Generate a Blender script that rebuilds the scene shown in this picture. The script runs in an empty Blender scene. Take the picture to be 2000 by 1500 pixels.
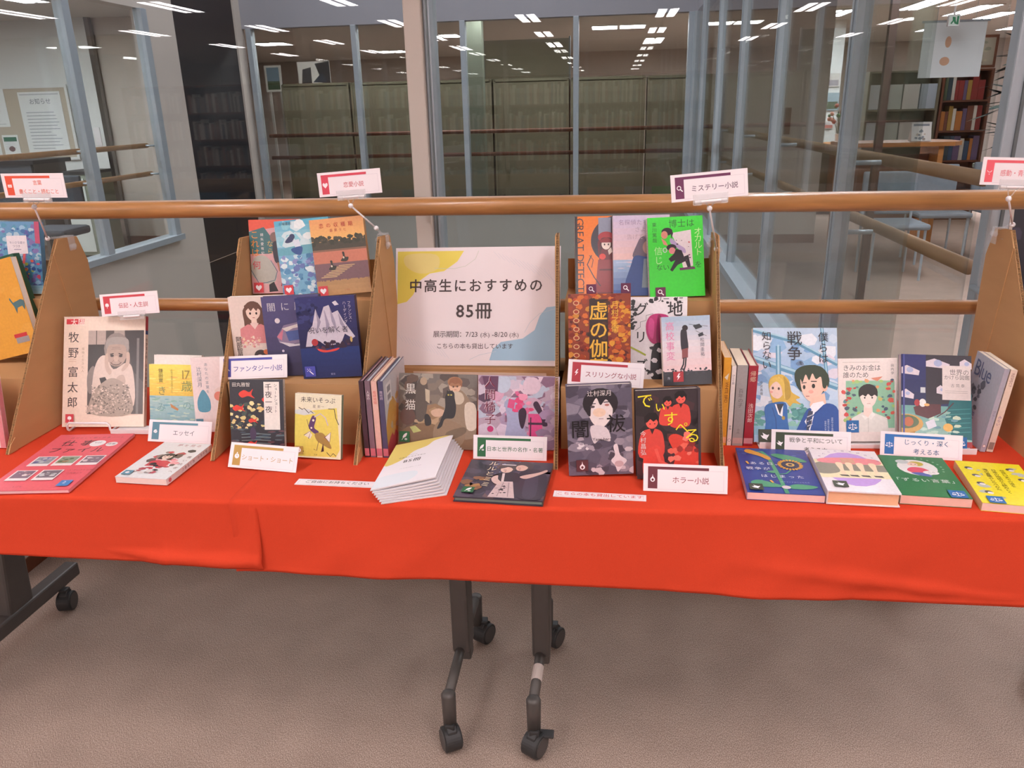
import bpy, math, random
from mathutils import Vector, Matrix
from mathutils.geometry import tessellate_polygon
sc = bpy.context.scene
C = sc.collection
PI = math.pi
# ------------------------------------------------------------------ camera, world, exposure
T = 0.726          # table height with its cloth
H = 1.45
cd = bpy.data.cameras.new('camera'); cam = bpy.data.objects.new('camera', cd); C.objects.link(cam)
cd.sensor_width = 36; cd.lens = 36 * 1550 / 2000; cd.clip_start = .05; cd.clip_end = 100
f = 1550.0
Dv = Vector((200, -545, f)).normalized()
p2 = Vector((1200, -545 - 25.6, f))
Zv = Dv.cross(p2).normalized()
if Zv.y > 0: Zv = -Zv
Xv = Dv.cross(Zv).normalized()
if Xv.x < 0: Xv = -Xv
R = Matrix((Xv, Dv, Zv))          # camera (x right, y down, z forward) to world
m = Matrix((( R[0][0], -R[0][1], -R[0][2]), (R[1][0], -R[1][1], -R[1][2]), (R[2][0], -R[2][1], -R[2][2]))).to_4x4()
m.translation = Vector((0, 0, H)); cam.matrix_world = m
sc.camera = cam
w = bpy.data.worlds.new('dusk'); sc.world = w; w.use_nodes = True
w.node_tree.nodes['Background'].inputs[0].default_value = (.42, .42, .46, 1)
w.node_tree.nodes['Background'].inputs[1].default_value = 8.5
sc.view_settings.view_transform = 'Standard'; sc.view_settings.look = 'None'
sc.view_settings.gamma = 1; sc.view_settings.use_curve_mapping = False
sc.view_settings.exposure = -0.76
LAMP_NEAR, LAMP_FAR = 55.0, 110.0
CEIL, CEIL2 = 2.75, 2.5

# ------------------------------------------------------------------ helpers
def lin(h):
    if isinstance(h, (tuple, list)): return tuple(h[:3])
    h = h.lstrip('#'); r = []
    if len(h) == 3: h = ''.join(c + c for c in h)
    for i in (0, 2, 4):
        v = int(h[i:i + 2], 16) / 255
        r.append(v / 12.92 if v <= .04045 else ((v + .055) / 1.055) ** 2.4)
    return tuple(r)
MATS = {}
def nt(name):
    mt = bpy.data.materials.new(name); mt.use_nodes = True
    b = mt.node_tree.nodes['Principled BSDF']
    MATS[name] = mt
    return mt, mt.node_tree.nodes, mt.node_tree.links, b
def mat(name, col='#888888', rough=.6, metal=0., spec=.5, noise=0., nscale=30., bump=0., bscale=200., stretch=(1, 1, 1), attr=False, coat=0.):
    if name in MATS: return MATS[name]
    mt, N, L, b = nt(name)
    b.inputs['Roughness'].default_value = rough; b.inputs['Metallic'].default_value = metal
    b.inputs['Specular IOR Level'].default_value = spec
    b.inputs['Coat Weight'].default_value = coat; b.inputs['Coat Roughness'].default_value = .15
    c = lin(col)
    b.inputs['Base Color'].default_value = (*c, 1)
    src = None
    if attr:
        a = N.new('ShaderNodeAttribute'); a.attribute_name = 'Col'; src = a.outputs['Color']
        L.new(src, b.inputs['Base Color'])
    if noise or bump:
        tc = N.new('ShaderNodeTexCoord'); mp = N.new('ShaderNodeMapping'); mp.inputs['Scale'].default_value = stretch
        L.new(tc.outputs['Object'], mp.inputs['Vector'])
    if noise:
        n = N.new('ShaderNodeTexNoise'); n.inputs['Scale'].default_value = nscale; n.inputs['Detail'].default_value = 4
        L.new(mp.outputs[0], n.inputs['Vector'])
        mr = N.new('ShaderNodeMapRange'); mr.inputs[1].default_value = .3; mr.inputs[2].default_value = .7
        mr.inputs[3].default_value = 1 - noise; mr.inputs[4].default_value = 1 + noise
        L.new(n.outputs['Fac'], mr.inputs[0])
        mx = N.new('ShaderNodeMix'); mx.data_type = 'RGBA'; mx.blend_type = 'MULTIPLY'; mx.inputs[0].default_value = 1
        if src: L.new(src, mx.inputs[6])
        else: mx.inputs[6].default_value = (*c, 1)
        L.new(mr.outputs[0], mx.inputs[7]); L.new(mx.outputs[2], b.inputs['Base Color'])
    if bump:
        n2 = N.new('ShaderNodeTexNoise'); n2.inputs['Scale'].default_value = bscale; n2.inputs['Detail'].default_value = 3
        L.new(mp.outputs[0], n2.inputs['Vector'])
        bp = N.new('ShaderNodeBump'); bp.inputs['Strength'].default_value = bump; bp.inputs['Distance'].default_value = .002
        L.new(n2.outputs['Fac'], bp.inputs['Height']); L.new(bp.outputs[0], b.inputs['Normal'])
    return mt
def glass(name, tint='#ffffff', ior=1.5, rough=.0, gain=1.0):
    mt, N, L, b = nt(name); N.remove(b)
    out = [n for n in N if n.type == 'OUTPUT_MATERIAL'][0]
    tr = N.new('ShaderNodeBsdfTransparent'); tr.inputs[0].default_value = (*lin(tint), 1)
    gl = N.new('ShaderNodeBsdfGlossy'); gl.inputs['Roughness'].default_value = rough
    fr = N.new('ShaderNodeFresnel'); fr.inputs[0].default_value = ior
    mu = N.new('ShaderNodeMath'); mu.operation = 'MULTIPLY'; mu.inputs[1].default_value = gain
    mx = N.new('ShaderNodeMixShader')
    ge = N.new('ShaderNodeNewGeometry'); io = N.new('ShaderNodeMapRange'); io.inputs[3].default_value = ior; io.inputs[4].default_value = 1 / ior
    L.new(ge.outputs['Backfacing'], io.inputs[0]); L.new(io.outputs[0], fr.inputs[0])   # same reflectance on both faces of a thin sheet
    L.new(fr.outputs[0], mu.inputs[0]); L.new(mu.outputs[0], mx.inputs[0]); L.new(tr.outputs[0], mx.inputs[1]); L.new(gl.outputs[0], mx.inputs[2]); L.new(mx.outputs[0], out.inputs[0])
    return mt
def emis(name, col, s):
    if name in MATS: return MATS[name]
    mt, N, L, b = nt(name)
    b.inputs['Base Color'].default_value = (.8, .8, .8, 1)
    b.inputs['Emission Color'].default_value = (*lin(col), 1); b.inputs['Emission Strength'].default_value = s
    return mt

class MB:
    """collects polygons (with a colour each) and links them as one mesh object"""
    def __init__(s): s.v = []; s.f = []; s.c = []
    def poly(s, pts, col='#888888'):
        i = len(s.v); s.v += [tuple(p) for p in pts]; s.f.append(list(range(i, i + len(pts)))); s.c.append(lin(col)); return s
    def box(s, x0, y0, z0, x1, y1, z1, col='#888888', M=None):
        P = [Vector(p) for p in ((x0,y0,z0),(x1,y0,z0),(x1,y1,z0),(x0,y1,z0),(x0,y0,z1),(x1,y0,z1),(x1,y1,z1),(x0,y1,z1))]
        if M: P = [M @ p for p in P]
        i = len(s.v); s.v += [tuple(p) for p in P]
        for q in ((0,3,2,1),(4,5,6,7),(0,1,5,4),(1,2,6,5),(2,3,7,6),(3,0,4,7)): s.f.append([i + k for k in q]); s.c.append(lin(col))
        return s
    def prism(s, pts, ax, a0, a1, col='#888888'):
        """pts: 2D outline in the two axes other than ax"""
        def mk(p, a):
            l = list(p); l.insert(ax, a); return tuple(l)
        n = len(pts); i = len(s.v)
        s.v += [mk(p, a0) for p in pts] + [mk(p, a1) for p in pts]; c = lin(col)
        s.f.append(list(range(i, i + n))[::-1]); s.c.append(c); s.f.append(list(range(i + n, i + 2 * n))); s.c.append(c)
        for k in range(n):
            s.f.append([i + k, i + (k + 1) % n, i + n + (k + 1) % n, i + n + k]); s.c.append(c)
        return s
    def tube(s, path, r, n=10, col='#888888', caps=True):
        path = [Vector(p) for p in path]; rs = r if isinstance(r, (list, tuple)) else [r] * len(path)
        rings = []; up = None
        for k, p in enumerate(path):
            d = (path[min(k + 1, len(path) - 1)] - path[max(k - 1, 0)]).normalized()
            if up is None:
                up = Vector((0, 0, 1)) if abs(d.z) < .9 else Vector((1, 0, 0))
            a = d.cross(up).normalized(); b = a.cross(d).normalized(); up = b
            i = len(s.v)
            for j in range(n):
                t = 2 * PI * j / n; s.v.append(tuple(p + rs[k] * (a * math.cos(t) + b * math.sin(t))))
            rings.append(i)
        c = lin(col)
        for q in range(len(rings) - 1):
            for j in range(n):
                s.f.append([rings[q] + j, rings[q] + (j + 1) % n, rings[q + 1] + (j + 1) % n, rings[q + 1] + j]); s.c.append(c)
        if caps:
            s.f.append([rings[0] + j for j in range(n)][::-1]); s.c.append(c)
            s.f.append([rings[-1] + j for j in range(n)]); s.c.append(c)
        return s
    def ball(s, p, r, col='#eeeeee', n=10):
        path = []; rs = []
        for k in range(n + 1):
            t = PI * k / n; path.append((p[0], p[1], p[2] - r * math.cos(t))); rs.append(max(r * math.sin(t), 1e-5))
        return s.tube(path, rs, n, col)
    def build(s, name, material, parent=None, smooth=False, bevel=0., mw=None):
        me = bpy.data.meshes.new(name); me.from_pydata(s.v, [], s.f)
        ca = me.color_attributes.new('Col', 'FLOAT_COLOR', 'CORNER')
        buf = []
        for fc, c in zip(s.f, s.c): buf += [c[0], c[1], c[2], 1.0] * len(fc)
        ca.data.foreach_set('color', buf)
        if smooth:
            me.polygons.foreach_set('use_smooth', [True] * len(me.polygons))
        me.materials.append(material); me.update()
        o = bpy.data.objects.new(name, me); C.objects.link(o)
        if mw is not None: o.matrix_world = mw
        if parent: o.parent = parent
        if bevel:
            b = o.modifiers.new('bevel', 'BEVEL'); b.width = bevel; b.segments = 2; b.limit_method = 'ANGLE'
        return o
def tag(o, label=None, cat=None, group=None, kind=None):
    if label: o['label'] = label
    if cat: o['category'] = cat
    if group: o['group'] = group
    if kind: o['kind'] = kind
    return o
def empty(name, label=None, cat=None, group=None, M=None, loc=None, kind=None):
    o = bpy.data.objects.new(name, None); C.objects.link(o); o.empty_display_size = .05
    if M is not None: o.matrix_world = M
    if loc: o.location = loc
    return tag(o, label, cat, group, kind)
def copy_tree(o, parent=None):
    c = o.copy(); C.objects.link(c)
    if parent: c.parent = parent
    for ch in list(o.children): copy_tree(ch, c)
    return c
def frame(o, u, v):
    u = Vector(u).normalized(); v = Vector(v).normalized(); n = u.cross(v)
    M = Matrix(((u.x, -n.x, v.x, o[0]), (u.y, -n.y, v.y, o[1]), (u.z, -n.z, v.z, o[2]), (0, 0, 0, 1)))
    return M
def pose(p, flat=False):
    X, Y, Z, yaw, lean, roll = p[:6]
    if flat: lean = PI / 2
    u = Vector((1, 0, 0)); v = Vector((0, math.sin(lean), math.cos(lean)))
    u2 = u * math.cos(roll) + v * math.sin(roll); v2 = -u * math.sin(roll) + v * math.cos(roll)
    Rz = Matrix.Rotation(yaw, 3, 'Z')
    return frame((X, Y, Z), Rz @ u2, Rz @ v2)

# ------------------------------------------------------------------ flat print: lettering and pictures on covers, cards and posters
GL = {}
def glyph(ch, bold):
    k = (ch, bold)
    if k not in GL:
        cu = bpy.data.curves.new('lettering', 'FONT'); cu.body = ch; cu.resolution_u = 2; cu.offset = bold
        ob = bpy.data.objects.new('lettering', cu); me = ob.to_mesh()
        vs = [(v.co.x, v.co.y) for v in me.vertices]; fs = [list(p.vertices) for p in me.polygons]
        ob.to_mesh_clear(); bpy.data.objects.remove(ob); bpy.data.curves.remove(cu)
        if ord(ch) < 0x2000 and vs:
            x0 = min(v[0] for v in vs); x1 = max(v[0] for v in vs)
            vs = [(v[0] - x0 + .03, v[1]) for v in vs]; adv = x1 - x0 + .09
        else: adv = 1.0 if ord(ch) > 0x2000 else .35
        GL[k] = (vs, fs, adv)
    return GL[k]
ROT = 'ー-〜'
class Art:
    """x from 0 (left) to 1 (right), y from 0 (top) to 1 (bottom); sizes are fractions of the width"""
    def __init__(s, w, h, bg='#ffffff', seed=1):
        s.w, s.h, s.a = w, h, h / w; s.V = []; s.F = []; s.K = []; s.lay = 0; s.rng = random.Random(seed)
        s.R(0, 0, 1, 1, bg)
    def _add(s, pts, fs, col):
        s.lay += 1; d = -.00025 - .000022 * s.lay
        i = len(s.V); s.V += [(x * s.w, d, (1 - y) * s.h) for x, y in pts]
        c = lin(col)
        for q in fs: s.F.append([i + k for k in q]); s.K.append(c)
    def clip(s, pts):
        for ax, lim, sg in ((0, 0, 1), (0, 1, -1), (1, 0, 1), (1, 1, -1)):
            o = []
            for k in range(len(pts)):
                a, b = pts[k - 1], pts[k]; ia = sg * (a[ax] - lim) >= 0; ib = sg * (b[ax] - lim) >= 0
                if ia != ib:
                    t = (lim - a[ax]) / (b[ax] - a[ax]); o.append((a[0] + t * (b[0] - a[0]), a[1] + t * (b[1] - a[1])))
                if ib: o.append(b)
            pts = o
            if not pts: return pts
        return pts
    def P(s, pts, col, sm=False):
        if sm:
            n = len(pts); o = []
            for i in range(n):
                p0, p1, p2, p3 = pts[i - 1], pts[i], pts[(i + 1) % n], pts[(i + 2) % n]
                for k in range(4):
                    t = k / 4
                    o.append(tuple(.5 * (2 * p1[j] + (p2[j] - p0[j]) * t + (2 * p0[j] - 5 * p1[j] + 4 * p2[j] - p3[j]) * t * t + (3 * p1[j] - p0[j] - 3 * p2[j] + p3[j]) * t ** 3) for j in (0, 1)))
            pts = o
        pts = s.clip(list(pts))
        if len(pts) < 3: return s
        tri = tessellate_polygon([[Vector((x, y, 0)) for x, y in pts]])
        s._add(pts, [tuple(reversed(t)) for t in tri], col); return s
    def R(s, x0, y0, x1, y1, col): return s.P([(x0, y0), (x0, y1), (x1, y1), (x1, y0)], col)
    def E(s, cx, cy, rx, ry, col, rot=0, n=18, a0=0, a1=360):
        pts = []
        for k in range(n + (a1 - a0 < 360)):
            t = math.radians(a0 + (a1 - a0) * k / n); x = rx * math.cos(t); y = ry * math.sin(t); r = math.radians(rot)
            pts.append((cx + x * math.cos(r) - y * math.sin(r), cy + (x * math.sin(r) + y * math.cos(r)) / s.a))
        return s.P(pts, col)
    def L(s, pts, wd, col):
        A = [Vector((x, y * s.a)) for x, y in pts]
        q = []; r = []
        for k, p in enumerate(A):
            d = (A[min(k + 1, len(A) - 1)] - A[max(k - 1, 0)]).normalized(); n = Vector((-d.y, d.x)) * wd / 2
            q.append((p + n)); r.append((p - n))
        pts = [(v.x, v.y / s.a) for v in q + r[::-1]]
        return s.P(pts, col)
    def T(s, txt, x, y, size, col, v=False, b=0., sp=1.0, lh=1.15, cen=False, rot=0, sx=1.0):
        """x, y: top left corner of the text (top centre if cen); v: written downwards, columns from the right"""
        if b > .003:          # heavier strokes: the same letters set again a hair's breadth aside
            k = b * size * .55
            for ox, oy in ((-k, 0), (k, 0), (0, -k), (0, k)): s.T(txt, x + ox, y + oy / s.a, size, col, v, 0., sp, lh, cen, rot, sx)
        b = 0.
        lines = txt.split('\n'); F = []; P = []; s.lay += 1; d = -.00025 - .000022 * s.lay
        cr, sr = math.cos(math.radians(rot)), math.sin(math.radians(rot)); c = lin(col)
        for li, ln in enumerate(lines):
            W = sum(glyph(ch, b)[2] for ch in ln) * size * sp * sx
            px = (-W / 2 if cen and not v else 0); py = 0
            if v: px = -li * size * lh - (size * sx / 2 if cen else 0)
            else: py = li * size * lh
            for ch in ln:
                vs, fs, adv = glyph(ch, b)
                i = len(s.V)
                off = (1 - adv) / 2 if v and adv < .9 else 0
                for gx, gy in vs:
                    if v and ch in ROT: gx, gy = .5 + (.38 - gy), .38 + (.5 - gx)
                    if v and ch in '、。っょゃュョッャ': gx, gy = gx + .12, gy + .12
                    X = px + (gx + off) * size * sx; Y = py + (.88 - gy) * size
                    X, Y = X * cr - Y * sr, X * sr + Y * cr
                    s.V.append(((x + X) * s.w, d, (1 - y) * s.h - Y * s.w))
                for q in fs: s.F.append([i + k for k in q]); s.K.append(c)
                if v: py += size * sp
                else: px += adv * size * sp * sx
        return s
    def N(s, n, box, cols, r, asp=1.0, seed=None, k=6):
        """n small irregular patches of the given colours inside box"""
        rg = random.Random(seed) if seed is not None else s.rng
        x0, y0, x1, y1 = box; L0 = s.lay
        for i in range(n):
            cx, cy = rg.uniform(x0, x1), rg.uniform(y0, y1); rr = rg.uniform(r * .45, r); ph = rg.uniform(0, 6.3); q = rg.uniform(.55, 1) * asp
            pts = []
            for j in range(k):
                t = ph + 2 * PI * j / k; u = rr * rg.uniform(.7, 1.2); pts.append((cx + u * math.cos(t), cy + u * q * math.sin(t) / s.a))
            s.lay = L0 + 1 + i % 12
            s.lay -= 1; s.P(pts, rg.choice(cols))
        s.lay = L0 + 14; return s
    def G(s, x0, y0, x1, y1, c0, c1, n=12):
        """printed colour blend in n bands"""
        a, b = lin(c0), lin(c1); l0 = s.lay
        for k in range(n):
            t = k / (n - 1); s.lay = l0
            s.R(x0, y0 + (y1 - y0) * k / n, x1, y0 + (y1 - y0) * (k + 1) / n, tuple(a[j] + (b[j] - a[j]) * t for j in range(3)))
        return s
    def build(s, name, M, parent, material):
        me = bpy.data.meshes.new(name); me.from_pydata(s.V, [], s.F)
        ca = me.color_attributes.new('Col', 'FLOAT_COLOR', 'CORNER'); buf = []
        for fc, c in zip(s.F, s.K): buf += [c[0], c[1], c[2], 1.0] * len(fc)
        ca.data.foreach_set('color', buf); me.materials.append(material)
        o = bpy.data.objects.new(name, me); C.objects.link(o); o.parent = parent; o.matrix_local = M
        return o

# little icons, drawn centred on (x, y) with half size r (fractions of width)
def ic(a, k, x, y, r, c='#f4eef0', bg='#c33'):
    q = a.a
    def P(pts, col=c, sm=False): a.P([(x + r * px, y + r * py / q) for px, py in pts], col, sm)
    def E(px, py, rx, ry, col=c, rot=0, **kw): a.E(x + r * px, y + r * py / q, r * rx, r * ry, col, rot, **kw)
    def L(pts, wd, col=c): a.L([(x + r * px, y + r * py / q) for px, py in pts], wd * r, col)
    if k == 'heart': P([(0, .85), (-.75, .1), (-.8, -.35), (-.45, -.65), (-.1, -.45), (0, -.25), (.1, -.45), (.45, -.65), (.8, -.35), (.75, .1)])
    elif k == 'magnifier': E(-.15, -.15, .55, .55); E(-.15, -.15, .36, .36, bg); L([(.22, .22), (.75, .75)], .26)
    elif k == 'wand': L([(.7, .75), (-.15, -.1)], .22); E(-.35, -.3, .1, .1); E(-.65, -.1, .09, .09); E(-.1, -.6, .09, .09); E(-.6, -.6, .09, .09); E(.15, -.35, .08, .08)
    elif k == 'bolt': P([(.15, -.85), (-.45, .1), (-.05, .1), (-.3, .85), (.5, -.15), (.08, -.15), (.45, -.85)])
    elif k == 'flame': P([(0, -.9), (-.1, -.35), (-.5, .1), (-.5, .55), (-.2, .85), (.2, .85), (.5, .55), (.5, .1), (.15, -.3)], sm=True); E(0, .4, .27, .3, bg)
    elif k == 'feather': P([(.6, -.85), (0, -.6), (-.4, 0), (-.35, .3), (.2, .1), (.5, -.3)], sm=True); L([(-.6, .8), (-.1, 0), (.4, -.6)], .1, c); E(.35, .6, .3, .22); E(.35, .6, .14, .09, bg)
    elif k == 'dove': P([(-.85, -.1), (-.5, .0), (-.3, -.1), (-.5, -.6), (.1, -.25), (.4, -.15), (.75, -.3), (.6, .1), (.3, .5), (.4, .8), (0, .62), (-.45, .45)], sm=False)
    elif k == 'scales':
        L([(0, -.7), (0, .6)], .13); L([(-.7, -.35), (.7, -.35)], .11); L([(-.35, .62), (.35, .62)], .13)
        for sx in (-.6, .6): E(sx, .2, .32, .26, a0=0, a1=180); L([(sx, -.35), (sx - .25, .2)], .05); L([(sx, -.35), (sx + .25, .2)], .05)
    elif k == 'watch': E(0, .1, .65, .65); R_ = a.R(x - .15 * r, y - .9 * r / q, x + .15 * r, y - .6 * r / q, c); L([(0, .1), (0, -.35)], .12, bg); L([(0, .1), (.3, .1)], .12, bg)
    elif k == 'tree': E(0, -.15, .6, .5); E(-.3, .1, .3, .25); E(.3, .1, .3, .25); a.R(x - .08 * r, y, x + .08 * r, y + .85 * r / q, c)
    elif k == 'shell': E(-.1, 0, .55, .4, rot=-35); E(.15, .2, .45, .3, rot=-35); L([(-.3, .25), (.45, -.1)], .08, bg)
    elif k == 'speech': a.R(x - .6 * r, y - .4 * r / q, x + .6 * r, y + .35 * r / q, c); L([(-.4, 0), (.4, 0)], .12, bg)
    elif k == 'smile': L([(-.65, -.25), (-.35, .05), (0, .15), (.35, .05), (.65, -.25)], .13); E(0, .6, .12, .12)
def bust(a, x, y, r, skin, hair, top, hairlen=1.0, eyes='#332222', collar=None):
    """a drawn head and shoulders: face centre x, y, face half-width r"""
    q = a.a; Y = lambda d: y + d * r / q; X = lambda d: x + d * r
    if hairlen > 1: a.P([(X(-1.2), Y(-.6)), (X(-1.35), Y(1.2)), (X(-1.1), Y(hairlen)), (X(1.1), Y(hairlen)), (X(1.4), Y(1.2)), (X(1.2), Y(-.6))], hair, True)
    a.P([(X(-.35), Y(.7)), (X(-.4), Y(1.8)), (X(.4), Y(1.8)), (X(.35), Y(.7))], skin)
    a.P([(X(-2.1), Y(4.2)), (X(-2), Y(2.2)), (X(-.9), Y(1.6)), (X(0), Y(1.75)), (X(.9), Y(1.6)), (X(2), Y(2.2)), (X(2.1), Y(4.2))], top, False)
    if collar: a.P([(X(-.6), Y(1.5)), (X(0), Y(2.3)), (X(.6), Y(1.5)), (X(.3), Y(1.4)), (X(-.3), Y(1.4))], collar)
    a.E(x, Y(-.25), r * 1.22, r * 1.25, hair)
    a.P([(X(-.95), Y(-.3)), (X(-.85), Y(.5)), (X(-.3), Y(1.12)), (X(.15), Y(1.12)), (X(.8), Y(.5)), (X(.95), Y(-.3)), (X(.5), Y(-.8)), (X(-.5), Y(-.8))], skin, True)
    a.P([(X(-1.1), Y(-.1)), (X(-1.15), Y(-.9)), (X(-.3), Y(-1.45)), (X(.8), Y(-1.25)), (X(1.15), Y(-.1)), (X(.7), Y(-.5)), (X(.45), Y(-.15)), (X(.1), Y(-.6)), (X(-.3), Y(-.15)), (X(-.6), Y(-.55))], hair)
    for e in (-.42, .42): a.E(X(e), Y(.15), r * .13, r * .17, eyes)
    a.L([(X(-.15), Y(.72)), (X(.15), Y(.72))], r * .08, '#a05050')

# ------------------------------------------------------------------ materials
mat('print_gloss', attr=True, rough=.34, coat=.25)
mat('print_matte', attr=True, rough=.62)
mat('card', attr=True, rough=.75, noise=.02, nscale=60)
mat('pages', attr=True, rough=.85, noise=.07, nscale=40, stretch=(3, 60, 3))
mat('cloth', '#d2452a', rough=.92, spec=.12, noise=.05, nscale=900, bump=.25, bscale=1500)
mat('cardboard', '#bd9164', rough=.85, noise=.035, nscale=7, stretch=(1, 1, 5), bump=.05, bscale=90, spec=.3)
mat('cardboard_core', '#4a3320', rough=.95)
mat('flute', '#8f7350', rough=.9)
mat('wood_rail', '#b5804d', rough=.32, noise=.22, nscale=5, stretch=(1.2, 14, 14), coat=.3)
mat('wood_dark', '#6a3a22', rough=.5, noise=.15, nscale=6, stretch=(1, 8, 8))
mat('wood_table', '#b9793f', rough=.4, noise=.12, nscale=5, stretch=(1, 6, 6))
mat('alu', '#a8b1b8', rough=.4, metal=.3, noise=.03)
mat('wood_side_rail', '#8f7052', rough=.5, noise=.1, nscale=5)
mat('alu_dark', '#6b7274', rough=.4, metal=.5)
mat('leg_metal', '#5a5552', rough=.45, metal=.3, noise=.05)
mat('caster_rubber', '#302f2f', rough=.55)
mat('caster_hub', '#4b4745', rough=.5)
mat('white_plastic', '#eae4e4', rough=.35)
mat('white_wire', '#ece6e6', rough=.3)
mat('post_brown', '#4a342c', rough=.5)
mat('tape', '#d8c8c0', rough=.7)
mat('wall_beige', '#c4b9af', rough=.8, noise=.02, nscale=3, bump=.08, bscale=120)
mat('wall_grey', '#a9a69f', rough=.8, noise=.02, nscale=2)
mat('wall_blue_grey', '#9c9ba2', rough=.8, noise=.02, nscale=2)
mat('wall_white', '#dcdedb', rough=.8, noise=.01)
mat('navy', '#15161d', rough=.6, noise=.06, nscale=3)
mat('shelf_back', '#6f6a56', rough=.75, noise=.07, nscale=2)
mat('ceil', '#cfc8c0', rough=.9, noise=.02, nscale=4)
mat('chrome', '#8a8a8a', rough=.15, metal=1.)
mat('olive', '#7b8374', rough=.6)
mat('blue_grey_fabric', '#7d858d', rough=.85, noise=.06)
mat('leaf', '#14241d', rough=.85, noise=.2, nscale=8)
mat('attr_flat', attr=True, rough=.7)
mat('black_plastic', '#1d1d20', rough=.5)
# carpet
mt, N, L, b = nt('carpet')
tc = N.new('ShaderNodeTexCoord'); n1 = N.new('ShaderNodeTexNoise'); n1.inputs['Scale'].default_value = 620; n1.inputs['Detail'].default_value = 6
mp = N.new('ShaderNodeMapping'); mp.inputs['Scale'].default_value = (1, .45, 1); mp.inputs['Rotation'].default_value = (0, 0, .5)
n2 = N.new('ShaderNodeTexNoise'); n2.inputs['Scale'].default_value = 7; n2.inputs['Detail'].default_value = 5
L.new(tc.outputs['Object'], mp.inputs['Vector']); L.new(mp.outputs[0], n1.inputs['Vector']); L.new(tc.outputs['Object'], n2.inputs['Vector'])
cr = N.new('ShaderNodeValToRGB'); cr.color_ramp.elements[0].position = .34; cr.color_ramp.elements[1].position = .68
cr.color_ramp.elements[0].color = (*lin('#74645a'), 1); cr.color_ramp.elements[1].color = (*lin('#c2aea2'), 1)
e = cr.color_ramp.elements.new(.5); e.color = (*lin('#9a8578'), 1)
mr = N.new('ShaderNodeMapRange'); mr.inputs[1].default_value = .3; mr.inputs[2].default_value = .7; mr.inputs[3].default_value = .93; mr.inputs[4].default_value = 1.07
mx = N.new('ShaderNodeMix'); mx.data_type = 'RGBA'; mx.blend_type = 'MULTIPLY'; mx.inputs[0].default_value = 1
L.new(n1.outputs['Fac'], cr.inputs[0]); L.new(n2.outputs['Fac'], mr.inputs[0]); L.new(cr.outputs[0], mx.inputs[6]); L.new(mr.outputs[0], mx.inputs[7]); L.new(mx.outputs[2], b.inputs['Base Color'])
b.inputs['Roughness'].default_value = 1; b.inputs['Specular IOR Level'].default_value = .1
bp = N.new('ShaderNodeBump'); bp.inputs['Strength'].default_value = .08; bp.inputs['Distance'].default_value = .004
L.new(n1.outputs['Fac'], bp.inputs['Height']); L.new(bp.outputs[0], b.inputs['Normal'])
# wood grain on the rails needs no more than the noise above; glass:
glass('pane_near', '#f3f5f4', 1.5, gain=1.0)
glass('pane_far', '#e8e7e3', 1.5)
mt, N, L, b = nt('clear_plastic')
b.inputs['Base Color'].default_value = (.85, .84, .84, 1); b.inputs['Roughness'].default_value = .12; b.inputs['Alpha'].default_value = .22
mat('print_art', attr=True, rough=.36, coat=.2, noise=.05, nscale=160, stretch=(1, 1, 1))
PG, PM, CARD, PAGES = MATS['print_art'], MATS['print_matte'], MATS['card'], MATS['pages']

# ------------------------------------------------------------------ the setting
GY = 2.37                 # near glass wall
GF = 9.3                  # far glass wall of the light well
GXL, GXR = -4.15, .84     # its left and right walls
WELL = -3.2
def struct(name, mb, m, parent=None, **k):
    o = mb.build(name, MATS[m], parent, **k)
    if not parent: o['kind'] = 'structure'
    return o
fl = MB()
fl.poly([(-11, -18, 0), (9, -18, 0), (9, GY - .05, 0), (-11, GY - .05, 0)])
fl.poly([(-11, GY - .05, 0), (GXL, GY - .05, 0), (GXL, 18, 0), (-11, 18, 0)])
fl.poly([(GXR, GY - .05, 0), (9, GY - .05, 0), (9, 18, 0), (GXR, 18, 0)])
fl.poly([(GXL, GF, 0), (GXR, GF, 0), (GXR, 18, 0), (GXL, 18, 0)])
struct('floor', fl, 'carpet')
struct('floor', MB().poly([(GXL, GY, WELL), (GXR, GY, WELL), (GXR, GF, WELL), (GXL, GF, WELL)]), 'wall_grey')
struct('ceiling', MB().box(-11, -18, CEIL, 9, GY + .05, CEIL + .1), 'ceil')
struct('ceiling', MB().box(-11, GY + .05, CEIL2, GXL - .1, 18, CEIL2 + .1), 'ceil')
struct('ceiling', MB().box(GXR + .1, GY + .05, CEIL2, 9, 18, CEIL2 + .1), 'ceil')
struct('ceiling', MB().box(GXL - .1, GF + .1, CEIL2, GXR + .1, 18, CEIL2 + .1), 'ceil')
struct('wall_back', MB().box(-11, -18.1, 0, 9, -18, CEIL), 'wall_beige')
struct('wall_left', MB().box(-11.1, -18, 0, -11, 18, CEIL), 'wall_white')
struct('wall_right', MB().box(9, -18, 0, 9.1, 18, CEIL), 'wall_beige')
struct('wall_front', MB().box(-11, 17.8, 0, 9, 17.9, CEIL2), 'wall_beige')
SILL = .35
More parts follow.
